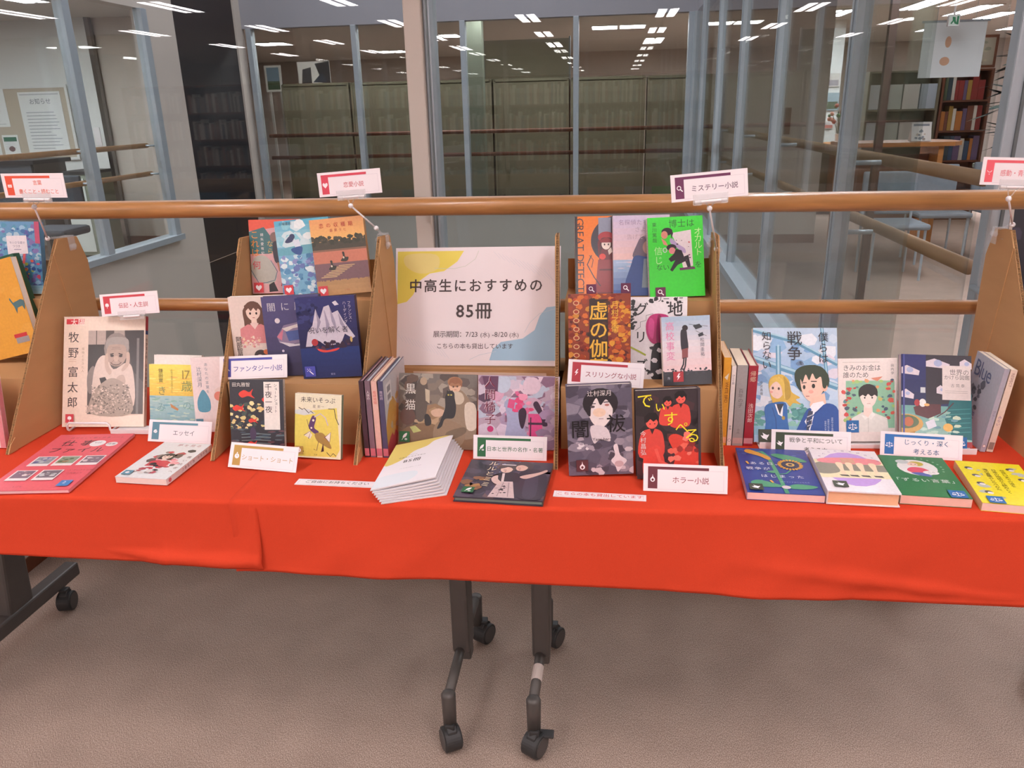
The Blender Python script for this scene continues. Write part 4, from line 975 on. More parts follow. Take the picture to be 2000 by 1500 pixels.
a.E(.72, .16, .075, .08, '#d0a88c'); a.E(.72, .1, .095, .065, '#9a6a4a'); a.P([(.64, .15), (.66, .07), (.74, .04), (.8, .09), (.81, .17), (.77, .12), (.72, .13), (.68, .11)], '#8a5a3c', True); a.E(.7, .165, .01, .012, '#4a3428'); a.E(.75, .16, .01, .012, '#4a3428'); a.L([(.71, .205), (.74, .203)], .006, '#a05a50'); a.P([(.66, .24), (.8, .24), (.84, .34), (.78, .4), (.68, .36)], '#bfae98', True); a.P([(.42, .5), (.52, .46), (.6, .5), (.56, .56), (.46, .57)], '#c8a48c', True); a.P([(.46, .72), (.6, .6), (.85, .72), (.8, .95), (.5, .95)], '#8a7058', True); a.P([(.62, .78), (.84, .7), (.86, .78), (.66, .88)], '#6e5a46', True)
a.P([(.6, .3), (.65, .22), (.71, .24), (.72, .32), (.74, .45), (.71, .58), (.6, .6), (.56, .7), (.5, .73), (.55, .6), (.6, .45)], '#262224', True); a.P([(.615, .27), (.62, .21), (.65, .235)], '#262224'); a.P([(.66, .235), (.69, .21), (.7, .27)], '#262224'); a.E(.64, .275, .012, .01, '#b8a850'); a.E(.675, .275, .012, .01, '#b8a850')
a.P([(.34, .56), (.38, .54), (.42, .6), (.42, .68), (.35, .69)], '#26201f', True); a.P([(.15, .72), (.22, .7), (.3, .77), (.2, .8)], '#b8b870')
a.T('黒猫', .085, .13, .14, '#ddd6cc', v=True, sp=1.45); 
sa = Art(.009, h_, '#5a2a2c')
book('square picture book with a man holding a black cat', P_('kuroneko'), w_, h_, .009, a, 'R', '#5a2a2c', sa, '#5c4a3e', hard=True, sticker=('feather', ST['feather'], .02, .78, .024))
w_, h_ = WH('isu'); a = Art(w_, h_, '#b9a3b4', 13)
a.N(70, (0, 0, 1, .5), ['#cfc2d0', '#b8c0d0', '#e0c8d4', '#8a6a80', '#d8a8c0', '#5e4a5e'], .12); a.N(40, (.3, .3, 1, 1), ['#c8a8bc', '#b09cb8', '#a8b0c8', '#d88cac', '#d8c8d8'], .12)
a.E(.3, .1, .1, .12, '#c0cada'); a.E(.66, .12, .11, .11, '#dcc4d0'); a.E(.1, .8, .14, .15, '#d0c4d2'); a.E(.15, .72, .04, .04, '#c8447a')
a.P([(.34, .35), (.5, .3), (.6, .42), (.56, .62), (.6, .95), (.34, .95), (.36, .6)], '#a9aecb', True); a.P([(.38, .3), (.46, .32), (.44, .44), (.36, .42)], '#d85a88'); a.N(14, (.45, .22, .66, .5), ['#e0507e', '#d87098', '#e89ab4'], .06)
a.P([(.5, .48), (.56, .42), (.6, .5), (.56, .7), (.52, .66)], '#3e3040', True); a.P([(.62, .5), (.78, .5), (.82, .95), (.64, .95)], '#d8538a'); a.R(.645, .55, .66, .98, '#4a3348'); a.R(.62, .62, .86, .65, '#4a3348')
a.P([(.68, .38), (.74, .34), (.84, .58), (.86, .66), (.8, .66), (.78, .56)], '#443246', True); a.N(20, (.8, .3, 1, 1), ['#a890b0', '#b8a8bc', '#9a88a4'], .1)
a.P([(.05, .0), (.25, 0), (.24, .2), (.1, .22)], '#6a4a62'); a.T('人間椅子', .07, .0, .145, '#f0e6ea', v=True, sp=1.08, b=.004); a.T('人間椅子', .074, .003, .145, '#7a2f48', v=True, sp=1.08)
a.T('江戸川乱歩', .9, .14, .045, '#d8ccd8', v=True)
book('square pink and mauve picture book with a seated dancer', P_('isu'), w_, h_, .009, a, 'R', '#5a2830', None, '#b9a3b4', hard=True)
w_, h_ = WH('ruru'); a = Art(w_, h_, '#3d3644', 14)
a.N(60, (0, 0, 1, 1), ['#4a4254', '#332c3a', '#57485a', '#2c2a3c', '#6a5050'], .13); a.N(60, (.3, .02, .62, .4), ['#7a8ab0', '#5a6a98', '#3a3f62'], .015)
a.N(10, (.05, .5, .3, .8), ['#8a5c40', '#a87848', '#6a4030'], .08)
a.P([(.66, .28), (.82, .2), (.97, .4), (.97, .95), (.7, .95), (.62, .6)], '#2c2834', True); a.P([(.74, .4), (.86, .36), (.9, .9), (.76, .92)], '#3a3646', True)
a.P([(.4, .38), (.5, .33), (.62, .34), (.68, .5), (.61, .6), (.44, .58)], '#262028', True); a.P([(.44, .58), (.6, .57), (.68, .98), (.38, .98)], '#cdb4b2'); a.L([(.46, .36), (.48, .58)], .03, '#d8c4c0'); a.L([(.5, .6), (.48, .95)], .012, '#a89090'); a.L([(.56, .6), (.6, .95)], .012, '#a89090')
a.P([(.4, .42), (.34, .5), (.38, .62), (.46, .66), (.47, .6), (.42, .52)], '#d8b8b0', True); a.P([(.66, .44), (.72, .38), (.86, .3), (.94, .22), (.96, .26), (.88, .36), (.74, .48)], '#d4b0a4', True)
a.E(.49, .21, .1, .12, '#5a4a48'); a.P([(.42, .2), (.5, .19), (.55, .24), (.52, .33), (.45, .34), (.41, .28)], '#e0bcac', True); a.P([(.38, .24), (.4, .14), (.5, .1), (.58, .16), (.56, .24), (.5, .18), (.44, .22)], '#4a3c3c', True); a.R(.4, .115, .58, .135, '#e0d8d8')
a.E(.67, .13, .1, .12, '#4c4040'); a.P([(.6, .13), (.66, .12), (.72, .18), (.68, .27), (.61, .27), (.58, .2)], '#dcb4a4', True); a.P([(.58, .14), (.6, .05), (.7, .02), (.78, .1), (.76, .24), (.72, .14), (.66, .1)], '#40343a', True)
a.L([(.44, .27), (.48, .275)], .008, '#3a2a2a'); a.L([(.6, .2), (.64, .205)], .008, '#3a2a2a'); a.E(.47, .31, .012, .008, '#b05a58'); a.E(.63, .245, .012, .008, '#b05a58')
a.N(14, (.42, .7, .56, .9), ['#3a3034', '#b8a0a0'], .022)
a.T('ルルとミミ', .24, .05, .12, '#e8d8b4', v=True, sp=1.15, b=.004)
book('dark square picture book with two embracing girls, lying flat', F_('ruru'), w_, h_, .011, a, 'R', '#3f4a40', None, '#3d3644', page='#8a948a', hard=True, sticker=('feather', ST['feather'], .07, .78, .024))
# --- horror, thriller, mystery (right riser)
w_, h_ = WH('yami'); a = Art(w_, h_, '#6a6272', 15)
a.N(60, (0, 0, 1, 1), ['#565060', '#7a7282', '#4a4452', '#8a8290', '#5e5868'], .2); a.N(20, (.35, .6, 1, 1), ['#cfc0c6', '#9a8e9a', '#4a4450'], .1)
a.E(.52, .2, .27, .24, '#2a262c'); a.P([(.33, .3), (.34, .18), (.5, .12), (.68, .18), (.7, .32), (.62, .42), (.52, .47), (.4, .42)], '#e6d8d6', True)
a.P([(.3, .28), (.36, .1), (.55, .08), (.72, .16), (.74, .3), (.66, .2), (.6, .16), (.52, .22), (.46, .14), (.38, .24), (.36, .34)], '#2a262c', True)
a.E(.4, .235, .035, .02, '#5a5058'); a.E(.62, .22, .035, .018, '#b07068'); a.L([(.35, .205), (.45, .2)], .014, '#2c282e'); a.L([(.57, .19), (.68, .185)], .014, '#2c282e'); a.L([(.49, .37), (.56, .37)], .01, '#9a8088'); a.E(.5, .3, .1, .07, '#e8c8b0')
a.P([(.36, .45), (.6, .47), (.66, .62), (.5, .6), (.4, .64)], '#d8ccd0', True); a.N(10, (.15, .56, .4, .72), ['#dcd4d8', '#a89ca8'], .06)
a.P([(.7, .68), (.76, .66), (.8, .78), (.9, .84), (.84, .9), (.76, .97), (.72, .9), (.66, .84), (.72, .78)], '#e0d2d6', True); a.E(.78, .88, .07, .05, '#c8a8ac')
a.T('辻村深月', .32, .055, .095, '#e4dcd8', sp=1.0); a.T('闇', .05, .37, .3, '#1c181c', b=.012); a.T('祓', .6, .32, .3, '#1c181c', b=.012); a.T('Yami-hara', .38, .57, .07, '#2c282e')
book('grey hardcover novel with a pale face over large black characters', P_('yami'), w_, h_, .024, a, 'R', '#3c3842', None, '#6a6272', hard=True, sticker=('flame', ST['flame'], .12, .82, .024))
w_, h_ = WH('disp'); a = Art(w_, h_, '#3a3034', 16)
a.N(30, (.1, .1, 1, 1), ['#4a3236', '#2c2628', '#5a3436', '#332a2e'], .2)
for x, y, s_ in ((.25, .34, .12), (.5, .13, .075), (.7, .09, .095)):
    a.P([(x - 1.7 * s_, y + 3.4 * s_), (x - 1.5 * s_, y + 1.3 * s_), (x - .6 * s_, y + .8 * s_), (x + .6 * s_, y + .8 * s_), (x + 1.4 * s_, y + 1.4 * s_), (x + 1.3 * s_, y + 3.4 * s_)], '#dc4a40', True)
    a.P([(x - .3 * s_, y + .75 * s_), (x, y + 1.3 * s_), (x + .35 * s_, y + .75 * s_)], '#3a2428')
    a.E(x, y + .15 * s_, s_ * .78, s_ * .85, '#ea6256'); a.P([(x - .95 * s_, y + .2 * s_), (x - 1.0 * s_, y - .35 * s_), (x - .4 * s_, y - .75 * s_), (x + .5 * s_, y - .75 * s_), (x + 1.0 * s_, y - .2 * s_), (x + .9 * s_, y + .3 * s_), (x + .6 * s_, y - .1 * s_), (x + .2 * s_, y + .1 * s_), (x - .2 * s_, y - .15 * s_), (x - .6 * s_, y + .15 * s_)], '#1f1a1c')
    a.E(x - .25 * s_, y + .3 * s_, s_ * .1, s_ * .07, '#3a1418'); a.E(x + .35 * s_, y + .3 * s_, s_ * .1, s_ * .07, '#3a1418')
a.P([(.12, .72), (.3, .62), (.4, .7), (.44, .98), (.12, .98)], '#e24c40', True); a.L([(.3, .66), (.36, .8), (.5, .86)], .05, '#ea6256')
a.P([(.5, .55), (.62, .5), (.8, .58), (1, .75), (1, 1), (.55, 1), (.6, .75)], '#dc4638', True); a.N(16, (.5, .5, 1, .95), ['#e86a58', '#8a2c2c', '#f08070', '#a83a34'], .08)
a.T('で', .02, .02, .26, '#f0e030', b=.004); a.T('ぃ', .28, .11, .2, '#f0e030', b=.004); a.T('す', .42, .24, .24, '#f0e030', b=.004); a.T('ぺ', .6, .35, .22, '#f0e030', b=.004); a.T('る', .74, .43, .26, '#f0e030', b=.004)
a.T('今村昌弘', .06, .45, .095, '#e0d6d4', v=True, sp=1.05); a.R(.96, 0, 1, 1, '#463c42')
book('black hardcover novel with red figures and yellow brush title', P_('disp'), w_, h_, .024, a, 'R', '#332b30', None, '#3a3034', hard=True)
w_, h_ = WH('Bb1'); a = Art(w_, h_, '#8a3a22', 17)
a.N(240, (0, 0, 1, 1), ['#b8481e', '#7a2418', '#d06a28', '#5a1e18', '#9a3c1c', '#c8842e'], .06); a.N(60, (.6, .1, 1, 1), ['#c86a28', '#d8942e', '#a84a20'], .07)
for k_ in range(9): a.E(.13, .1 + .1 * k_, .05, .04, '#d8a878'); a.E(.13, .1 + .1 * k_, .035, .027, '#9a3820')
a.R(.34, .06, .64, 1, '#33201a'); a.N(30, (.32, .05, .66, 1), ['#33201a', '#4a281c'], .07)
a.T('虚の伽藍', .335, .08, .31, '#e8b440', v=True, b=.02, sp=.98); a.T('月村了衛', .69, .08, .125, '#e8b440', v=True, b=.014, sp=1.0)
book('orange and dark red patterned hardcover with a gold title', P_('Bb1'), w_, h_, .024, a, 'R', '#7a2a1c', None, '#8a3a22', hard=True)
w_, h_ = WH('Bb2'); a = Art(w_, h_, '#e8e0e2', 18)
a.N(22, (.02, .05, .12, .4), ['#1f1c1f'], .05); a.N(8, (.35, 0, 1, .08), ['#1f1c1f'], .05); 
a.T('グ', .1, .06, .24, '#1f1c1f', b=.02); a.T('地', .66, .05, .27, '#1f1c1f', b=.02); a.T('に', .8, -.01, .14, '#1f1c1f', b=.01); a.T('リ', .1, .4, .22, '#1f1c1f', b=.015); a.T('ズ', .12, .74, .22, '#1f1c1f', b=.02); a.T('リー', .46, -.02, .12, '#1f1c1f')
a.L([(.12, .4), (.2, .36), (.2, .3), (.3, .28), (.3, .22), (.42, .2)], .008, '#6a6468'); a.L([(.03, .6), (.2, .66), (.3, .7)], .03, '#a8b030')
a.P([(.3, .32), (.38, .22), (.55, .2), (.7, .25), (.72, .45), (.6, .55), (.42, .56), (.32, .46)], '#b8246c', True); a.P([(.5, .22), (.6, .3), (.58, .5), (.48, .54)], '#8a1850', True); a.P([(.36, .26), (.44, .3), (.42, .5), (.34, .42)], '#d04488', True)
a.P([(.42, .6), (.6, .56), (.72, .7), (.66, .98), (.4, .98)], '#2a262a', True); a.N(16, (.25, .6, .75, .95), ['#e8e0e2', '#2a262a'], .09)
book('white hardcover with a large magenta tulip and black lettering', P_('Bb2'), w_, h_, .02, a, 'R', '#d8d0d0', None, '#e8e0e2', page='#e6d8c0', hard=False)
w_, h_ = WH('Bb3'); a = Art(w_, h_, '#e0cfd4', 19)
a.G(0, 0, 1, .35, '#a8bccf', '#d0ccd4', 5); a.G(0, .35, 1, .8, '#dcd2d6', '#e6c4c4', 5); a.R(0, .8, 1, 1, '#2c2a30'); a.N(40, (0, .76, 1, .84), ['#34323a'], .03)
a.P([(.4, .2), (.5, .2), (.52, .3), (.53, .48), (.4, .5), (.38, .32)], '#2e2a34', True); a.E(.48, .17, .06, .06, '#2a2024'); a.P([(.4, .48), (.53, .46), (.52, .6), (.4, .62)], '#8a4a4a'); a.L([(.44, .6), (.42, .7), (.36, .78)], .03, '#2a2428'); a.L([(.48, .6), (.46, .72), (.42, .8)], .03, '#2a2428')
a.L([(.56, .12), (.95, .16)], .008, '#3a3e44'); a.P([(.64, .14), (.78, .12), (.84, .17), (.7, .2)], '#3a3e44'); a.P([(.74, .27), (.84, .24), (.86, .29), (.76, .31)], '#3a3e44'); a.L([(.7, .22), (.92, .3)], .008, '#3a3e44')
a.T('高校事変', .07, .07, .19, '#e08ab0', v=True, b=.008, sp=1.08); a.T('松岡圭祐', .78, .32, .09, '#5a5a66', v=True, sp=1.1); a.T('角', .08, .87, .06, '#9a9aa4', v=True)
book('small paperback with a schoolgirl silhouette under two helicopters', P_('Bb3'), w_, h_, .016, a, 'L', '#e6dccc', None, '#e0cfd4', sticker=('bolt', ST['bolt'], .2, .8, .022))
w_, h_ = WH('Ba3'); a = Art(w_, h_, '#38d832', 20)
a.T('博士は', .38, .03, .155, '#1f5a1c', sp=1.02); a.T('オカルト', .83, .14, .15, '#c8f0a0', v=True, sp=.83); a.T('を', .83, .56, .13, '#1f5a1c'); a.T('東川篤哉', .08, .06, .085, '#1f4a1c', v=True, sp=1.1); a.T('信じ', .1, .36, .16, '#b8eca0', v=True, sp=1.05); a.T('ない', .13, .58, .12, '#1f5a1c', sp=1.0)
a.P([(.42, .2), (.78, .17), (.8, .62), (.62, .64), (.55, .4)], '#e8dadc'); a.P([(.42, .26), (.54, .34), (.66, .4), (.66, .46), (.5, .38), (.4, .32)], '#b8a0c8', True)
a.E(.35, .18, .1, .07, '#2a1a20'); a.E(.3, .22, .06, .07, '#d88a78'); a.P([(.24, .26), (.32, .3), (.36, .36), (.28, .34)], '#d88a78'); a.P([(.42, .16), (.46, .2), (.42, .28)], '#2a1a20')
a.E(.42, .38, .09, .06, '#241a20'); a.E(.43, .42, .06, .06, '#e08a8a'); a.P([(.5, .4), (.6, .42), (.64, .5), (.72, .48), (.76, .64), (.7, .64), (.66, .56), (.52, .6), (.42, .68), (.38, .66), (.48, .54), (.4, .56), (.36, .52), (.46, .46)], '#1c161e')
a.E(.3, .41, .04, .045, '#d8d0d8'); a.E(.3, .41, .028, .033, '#58c850'); a.P([(.55, .64), (.82, .63), (.84, .66), (.56, .67)], '#6a2c5a'); a.N(9, (.5, .22, .76, .6), ['#7a3a5a', '#4a2a40', '#c83a3a'], .022)
sa = Art(.022, h_, '#e6ddd4'); sa.T('博士はオカルトを信じない', .2, .06, .55, '#9a8a7a', v=True)
book('bright green novel with a crouching detective drawing', P_('Ba3'), w_, h_, .022, a, 'L', '#d8cfc6', sa, '#38d832', page='#e8cdb0', sticker=('magnifier', ST['mag'], .1, .87, .023))
w_, h_ = WH('Ba2'); a = Art(w_, h_, '#cdb8c8', 21)
a.G(0, 0, 1, .55, '#c8b8d0', '#e0b8b4', 7); a.G(0, .55, 1, 1, '#9ab0cc', '#3c5a98', 6); a.N(26, (0, .54, 1, .75), ['#b8c4d8', '#7c98c4', '#d8c0c8'], .12, asp=.15)
a.P([(.42, .36), (.5, .27), (.66, .27), (.76, .38), (.78, .5), (.86, .98), (.26, .98), (.34, .62), (.4, .54), (.34, .5)], '#6a5a6a', True); a.E(.62, .4, .1, .12, '#b89088'); a.P([(.4, .5), (.6, .52), (.8, .52), (.92, .98), (.22, .98), (.32, .6)], '#2f4a86', True); a.P([(.54, .54), (.68, .54), (.7, .9), (.5, .9)], '#7a8890')
a.T('名探偵たちが', .1, .05, .1, '#9a84a0', sp=1.05); a.T('さよならを', .38, .14, .1, '#a894a4'); a.T('告げても', .24, .23, .1, '#b49aa4')
book('violet and pink novel with a long haired girl by the sea', P_('Ba2'), w_, h_, .02, a, 'L', '#d8cdd0', None, '#cdb8c8', page='#e8e0dc', sticker=('magnifier', ST['mag'], .13, .84, .023))
w_, h_ = WH('Ba1'); a = Art(w_, h_, '#e87a24', 22)
a.R(0, 0, .05, 1, '#2a2628'); a.P([(.4, .12), (.6, .02), (1, .02), (1, .6), (.5, .56), (.32, .42), (.3, .26)], '#37303a', True); a.R(.43, .02, .66, .3, '#8a8ea0')
a.T('GREAT DETECTIVE', .2, .02, .2, '#3a2e34', rot=90, sp=.92)
a.P([(.44, .3), (.68, .3), (.74, .5), (.8, .98), (.38, .98), (.44, .6), (.42, .44)], '#6a1c24', True); a.E(.57, .27, .15, .1, '#a83038'); a.P([(.46, .34), (.5, .28), (.64, .28), (.7, .34), (.69, .5), (.64, .42), (.5, .42), (.45, .5)], '#4a1c22', True); a.E(.57, .36, .085, .1, '#ecd8cc'); a.P([(.45, .31), (.57, .27), (.7, .31), (.67, .34), (.47, .34)], '#8a2028'); a.E(.54, .365, .013, .018, '#3a2026'); a.E(.61, .365, .013, .018, '#3a2026'); a.P([(.6, .44), (.66, .4), (.68, .46), (.62, .5)], '#ecd8cc'); a.E(.5, .52, .06, .055, '#d83a30')
a.P([(.42, .56), (.68, .56), (.8, .98), (.36, .98)], '#8e2a30'); a.R(.44, .68, .72, .7, '#5a1820'); a.L([(.3, .5), (.22, .62), (.34, .78), (.46, .9)], .018, '#2e262a'); a.L([(.26, .5), (.33, .56), (.3, .66)], .012, '#5a3a30')
book('orange and black novel with a girl in a red cap', P_('Ba1'), w_, h_, .02, a, 'L', '#e0d6cc', None, '#e87a24', page='#ece2d6', sticker=('magnifier', ST['mag'], .2, .875, .023))
# --- romance and fantasy (left riser)
w_, h_ = WH('Aa3'); a = Art(w_, h_, '#c89a60', 23)
a.G(0, 0, 1, .27, '#e8a468', '#e8b068', 4); a.G(0, .24, 1, .4, '#e8b068', '#e0aa60', 2); a.R(0, .3, 1, .42, '#4a4438'); a.N(60, (0, .24, 1, .33), ['#454336', '#504a3c', '#3c3c30'], .06)
a.R(0, .42, 1, .6, '#c87a62'); a.R(0, .4, 1, .425, '#8a6450'); a.R(0, .58, 1, .8, '#7c5a5e'); a.G(0, .8, 1, 1, '#b48a5c', '#bf9262', 3); a.N(40, (0, .79, 1, .81), ['#7c5a5e'], .02)
for k_ in range(8): a.L([(.1 + .05 * k_, .76 - .02 * k_), (.4 + .05 * k_, .76 - .02 * k_)], .012, '#e0bc86')
for x, y in ((.57, .5), (.33, .6)): a.P([(x - .07, y + .06), (x - .02, y + .01), (x - .03, y - .05), (x + .01, y - .05), (x + .02, y + .01), (x + .08, y + .02), (x + .04, y + .07)], '#37342e', True); a.E(x - .01, y + .02, .015, .02, '#e0d0b8')
a.T('恋の収穫期', .17, .055, .09, '#c0483c', sp=1.5); a.T('最果タヒ', .36, .135, .06, '#b85848', sp=1.4); a.T('小学館', .5, .93, .035, '#b06a4a')
book('orange novel with ducks on a pond at dusk', P_('Aa3'), w_, h_, .017, a, 'R', '#b98a58', None, '#c89a60', page='#e6d2b4', sticker=('heart', ST['heart'], .02, .87, .023))
w_, h_ = WH('Aa2'); a = Art(w_, h_, '#7ab0cc', 24)
a.G(0, 0, 1, .35, '#5cb0cc', '#a8d0d8', 5); a.N(24, (.1, .05, 1, .35), ['#e6ecec', '#cfe0e4', '#8cc8d4'], .16); a.N(160, (0, .42, 1, 1), ['#5a90b8', '#8ab4d0', '#c8dce4', '#6a78b0', '#4a80a8', '#dce8ea', '#8a90c0'], .07)
a.P([(0, .38), (.5, .34), (1, .36), (1, .44), (0, .46)], '#6aa8b8', True); a.E(.78, .15, .07, .06, '#e0dc60')
a.E(.3, .22, .05, .05, '#3a4466'); a.P([(.28, .2), (.16, .28), (.22, .3), (.32, .27)], '#3a4466', True); a.P([(.3, .27), (.42, .26), (.44, .36), (.34, .38)], '#d8dce6'); a.P([(.26, .38), (.46, .36), (.42, .47), (.3, .44)], '#35558f', True); a.T('水曜書房', .08, .02, .06, '#2e5a74')
book('blue watercolour novel with a girl above the waves', P_('Aa2'), w_, h_, .018, a, 'R', '#7ab0cc', None, '#6aa4c8', page='#6aa8d4', sticker=('heart', ST['heart'], .03, .86, .023))
w_, h_ = WH('Aa1'); a = Art(w_, h_, '#d9a4a4', 25)
a.P([(0, 0), (1, 0), (1, .06), (.2, .14), (0, .15)], '#e2563f'); a.P([(0, .16), (.3, .1), (.5, .3), (.44, .46), (0, .46)], '#3c6a6c'); a.P([(0, .62), (.1, .5), (.32, .5), (.5, .7), (.44, .86), (.2, .85), (0, .74)], '#b9b4a8', True); a.L([(0, .68), (.14, .86), (.3, .85), (.46, .82), (.52, .7), (.4, .55)], .014, '#5a7080')
a.E(.5, .24, .09, .1, '#8a6a60'); a.P([(.46, .32), (.6, .3), (.76, .4), (.8, .56), (.62, .6), (.48, .56)], '#342e36', True); a.P([(.52, .58), (.76, .58), (.78, .68), (.56, .7)], '#b8785a'); a.L([(.64, .68), (.68, .84)], .035, '#d8a894'); a.L([(.74, .68), (.78, .84)], .035, '#d8a894'); a.P([(.6, .84), (.74, .88), (.7, .92), (.58, .9)], '#b8323c'); a.P([(.34, .88), (.44, .84), (.52, .97), (.34, .98)], '#2a2428')
a.E(.68, .08, .08, .06, '#8a5a58'); a.T('これは', .02, .14, .17, '#e08a34', v=True, sp=1.0, b=.008); a.T('何', .03, .55, .17, '#d0404a', b=.006); a.T('なら', .34, .28, .13, '#d8b060', v=True, sp=1.1); a.T('綿矢愛有紀', .22, .18, .065, '#e6e0dc', v=True, sp=1.35)
book('pink and teal novel with a couple walking', P_('Aa1'), w_, h_, .018, a, 'R', '#d9a4a4', None, '#d9a4a4', page='#de5a44', sticker=('heart', ST['heart'], .04, .85, .024))
w_, h_ = WH('Ab3'); a = Art(w_, h_, '#2b2f5e', 26)
a.G(0, 0, 1, .65, '#33366a', '#282a50', 5); a.G(0, .62, 1, 1, '#283a70', '#26305e', 5); a.N(30, (.02, .02, .3, .3), ['#3a4074', '#262a54'], .08)
a.P([(.1, .6), (.16, .42), (.25, .34), (.33, .14), (.38, .28), (.47, .12), (.56, .1), (.6, .2), (.7, .17), (.78, .3), (.95, .5), (.9, .52), (.78, .46), (.7, .58), (.45, .6), (.3, .52), (.2, .6)], '#c8c0cc')
for p in ([(.33, .16), (.36, .3), (.3, .46)], [(.47, .14), (.5, .34), (.46, .5)], [(.57, .12), (.6, .3), (.66, .46)], [(.7, .19), (.74, .34), (.84, .46)]): a.P([p[0], (p[1][0] + .04, p[1][1]), p[2], (p[1][0] - .02, p[1][1])], '#9a92a6')
a.N(16, (.08, .52, .9, .64), ['#3a2c40', '#5a3a4a', '#2a2440'], .06); a.E(.26, .55, .055, .06, '#b03a40'); a.P([(.3, .63), (.45, .655), (.66, .63), (.6, .665), (.42, .68), (.32, .66)], '#d84a44', True); a.P([(.42, .63), (.44, .56), (.48, .56), (.5, .63)], '#3a2430'); a.P([(.53, .63), (.55, .57), (.58, .63)], '#3a2430')
a.T('呪いを解く者', .17, .36, .115, '#2a2638', sp=.98); a.T('フランシス・\nハーディング', .87, .06, .062, '#d0c8d4', v=True, lh=1.3); a.P([(.62, .07), (.68, .05), (.73, .1), (.66, .11)], '#d8d0d8'); a.T('東京', .47, .94, .04, '#a8a8c8'); a.E(.88, .53, .02, .05, '#c8a868')
book('dark blue fantasy hardcover with a white mountain ship', P_('Ab3'), w_, h_, .021, a, 'R', '#23264a', None, '#2b2f5e', hard=True, sticker=('wand', ST['wand'], .04, .845, .024))
w_, h_ = WH('Ab2'); a = Art(w_, h_, '#4d4a6c', 27)
a.G(0, 0, 1, 1, '#54507a', '#45425c', 6); a.T('闇に願い', .08, .07, .16, '#c6c2c8', sp=1.5); a.E(.24, .3, .045, .045, '#d8ccd0'); a.E(.28, .68, .022, .022, '#d0c4d4')
a.P([(.2, .5), (.34, .36), (.8, .3), (1, .36), (1, .56), (.4, .6), (.24, .58)], '#8a7a94'); a.P([(.3, .4), (.8, .31), (.98, .36), (.5, .4), (.38, .44)], '#d8ccc8'); a.P([(.36, .44), (.9, .4), (.9, .52), (.4, .56)], '#4f5f94'); a.P([(.22, .56), (.5, .6), (.98, .57), (.98, .6), (.4, .63)], '#cfc6cc'); a.P([(.2, .5), (.33, .4), (.28, .55)], '#c8788a')
book('slate violet novel with a crystal boat in the night', P_('Ab2'), w_, h_, .018, a, 'R', '#454262', None, '#4d4a6c', hard=True)
w_, h_ = WH('Ab1'); a = Art(w_, h_, '#e2cfc4', 28)
bust(a, .42, .2, .13, '#ecd0c0', '#6e5044', '#d88a8c', 2.4, collar='#e6c8c0'); a.N(50, (.12, .5, .5, .64), ['#e0a8a8', '#ecd8c8', '#d89090', '#e8c8a8'], .035)
a.E(.48, .76, .12, .11, '#4c4444'); a.E(.46, .8, .075, .08, '#ead4c8'); a.P([(.3, .86), (.5, .84), (.66, .92), (.68, 1), (.25, 1)], '#a8a0a4', True); a.E(.58, .71, .05, .045, '#d8784c')
a.R(.66, .03, .86, 1, '#e0a8ac'); a.N(26, (.62, .55, .98, 1), ['#c05a4c', '#d88a6c', '#b84a58'], .07); a.T('烏は花いろ', .66, .05, .16, '#d84a88', v=True, sp=1.05, b=.01); a.T('阿部智里', .06, .5, .11, '#4c4444', v=True, sp=.92)
book('cream and pink fantasy novel with a drawn girl in kimono', P_('Ab1'), w_, h_, .018, a, 'R', '#e2cfc4', None, '#e8ddd4', page='#ece4dc')
# --- right side books
w_, h_ = WH('senso'); a = Art(w_, h_, '#a9c4de', 29)
a.G(0, 0, 1, .5, '#b8cce0', '#9cbcdc', 6); a.G(0, .5, 1, 1, '#c0d4e8', '#a0bcd8', 4); a.N(46, (0, .08, 1, .8), ['#e2e6ee', '#c8d8e8', '#7ca4d0', '#dcd4e0', '#8cb4d8'], .13)
for p, wd in (([(.0, .02), (.5, .12), (1, .32)], .05), ([(.0, .27), (.45, .38), (1, .52)], .075), ([(.3, .16), (.3, .62)], .06), ([(.82, 0), (.88, .5)], .04)): a.L(p, wd, '#5f94b4'); a.L([(x, y - .012) for x, y in p], wd * .4, '#a8ccdc')
a.N(26, (.0, .74, .12, .86), ['#5a9a94', '#7ab4a4'], .05); a.N(40, (.4, .68, .62, .88), ['#5a9a94', '#4a8884', '#8cc0b0'], .055); a.R(.0, .86, 1, .94, '#88b8cc')
x, y = .28, .53
a.P([(.18, .5), (.22, .43), (.33, .41), (.42, .46), (.45, .56), (.55, .61), (.5, .63), (.56, .67), (.47, .66), (.43, .69), (.38, .65), (.3, .66), (.24, .67), (.21, .62)], '#d8b04a', True); a.P([(.36, .43), (.43, .5), (.44, .6), (.38, .63), (.37, .5)], '#b8963a', True); a.L([(.3, .43), (.36, .5), (.37, .62)], .008, '#e8cc78')
a.P([(.19, .52), (.24, .46), (.33, .48), (.36, .56), (.3, .62), (.22, .6)], '#f0cdbc', True); a.P([(.185, .53), (.2, .46), (.27, .435), (.35, .46), (.37, .55), (.35, .6), (.33, .52), (.28, .475), (.23, .49)], '#e0bc58', True); a.E(.23, .53, .013, .017, '#4a3a34'); a.E(.3, .535, .013, .017, '#4a3a34'); a.E(.21, .565, .02, .015, '#eca898')
a.P([(.13, .7), (.22, .66), (.38, .66), (.4, .8), (.4, .99), (.12, .99), (.14, .84)], '#2f66a8', True); a.P([(.25, .67), (.35, .67), (.34, .78), (.29, .76)], '#f0eef0'); a.P([(.27, .67), (.36, .665), (.33, .71), (.31, .76), (.28, .7)], '#34343c'); a.L([(.22, .7), (.26, .8), (.27, .95)], .012, '#244f88'); a.E(.35, .79, .02, .025, '#a8904a')
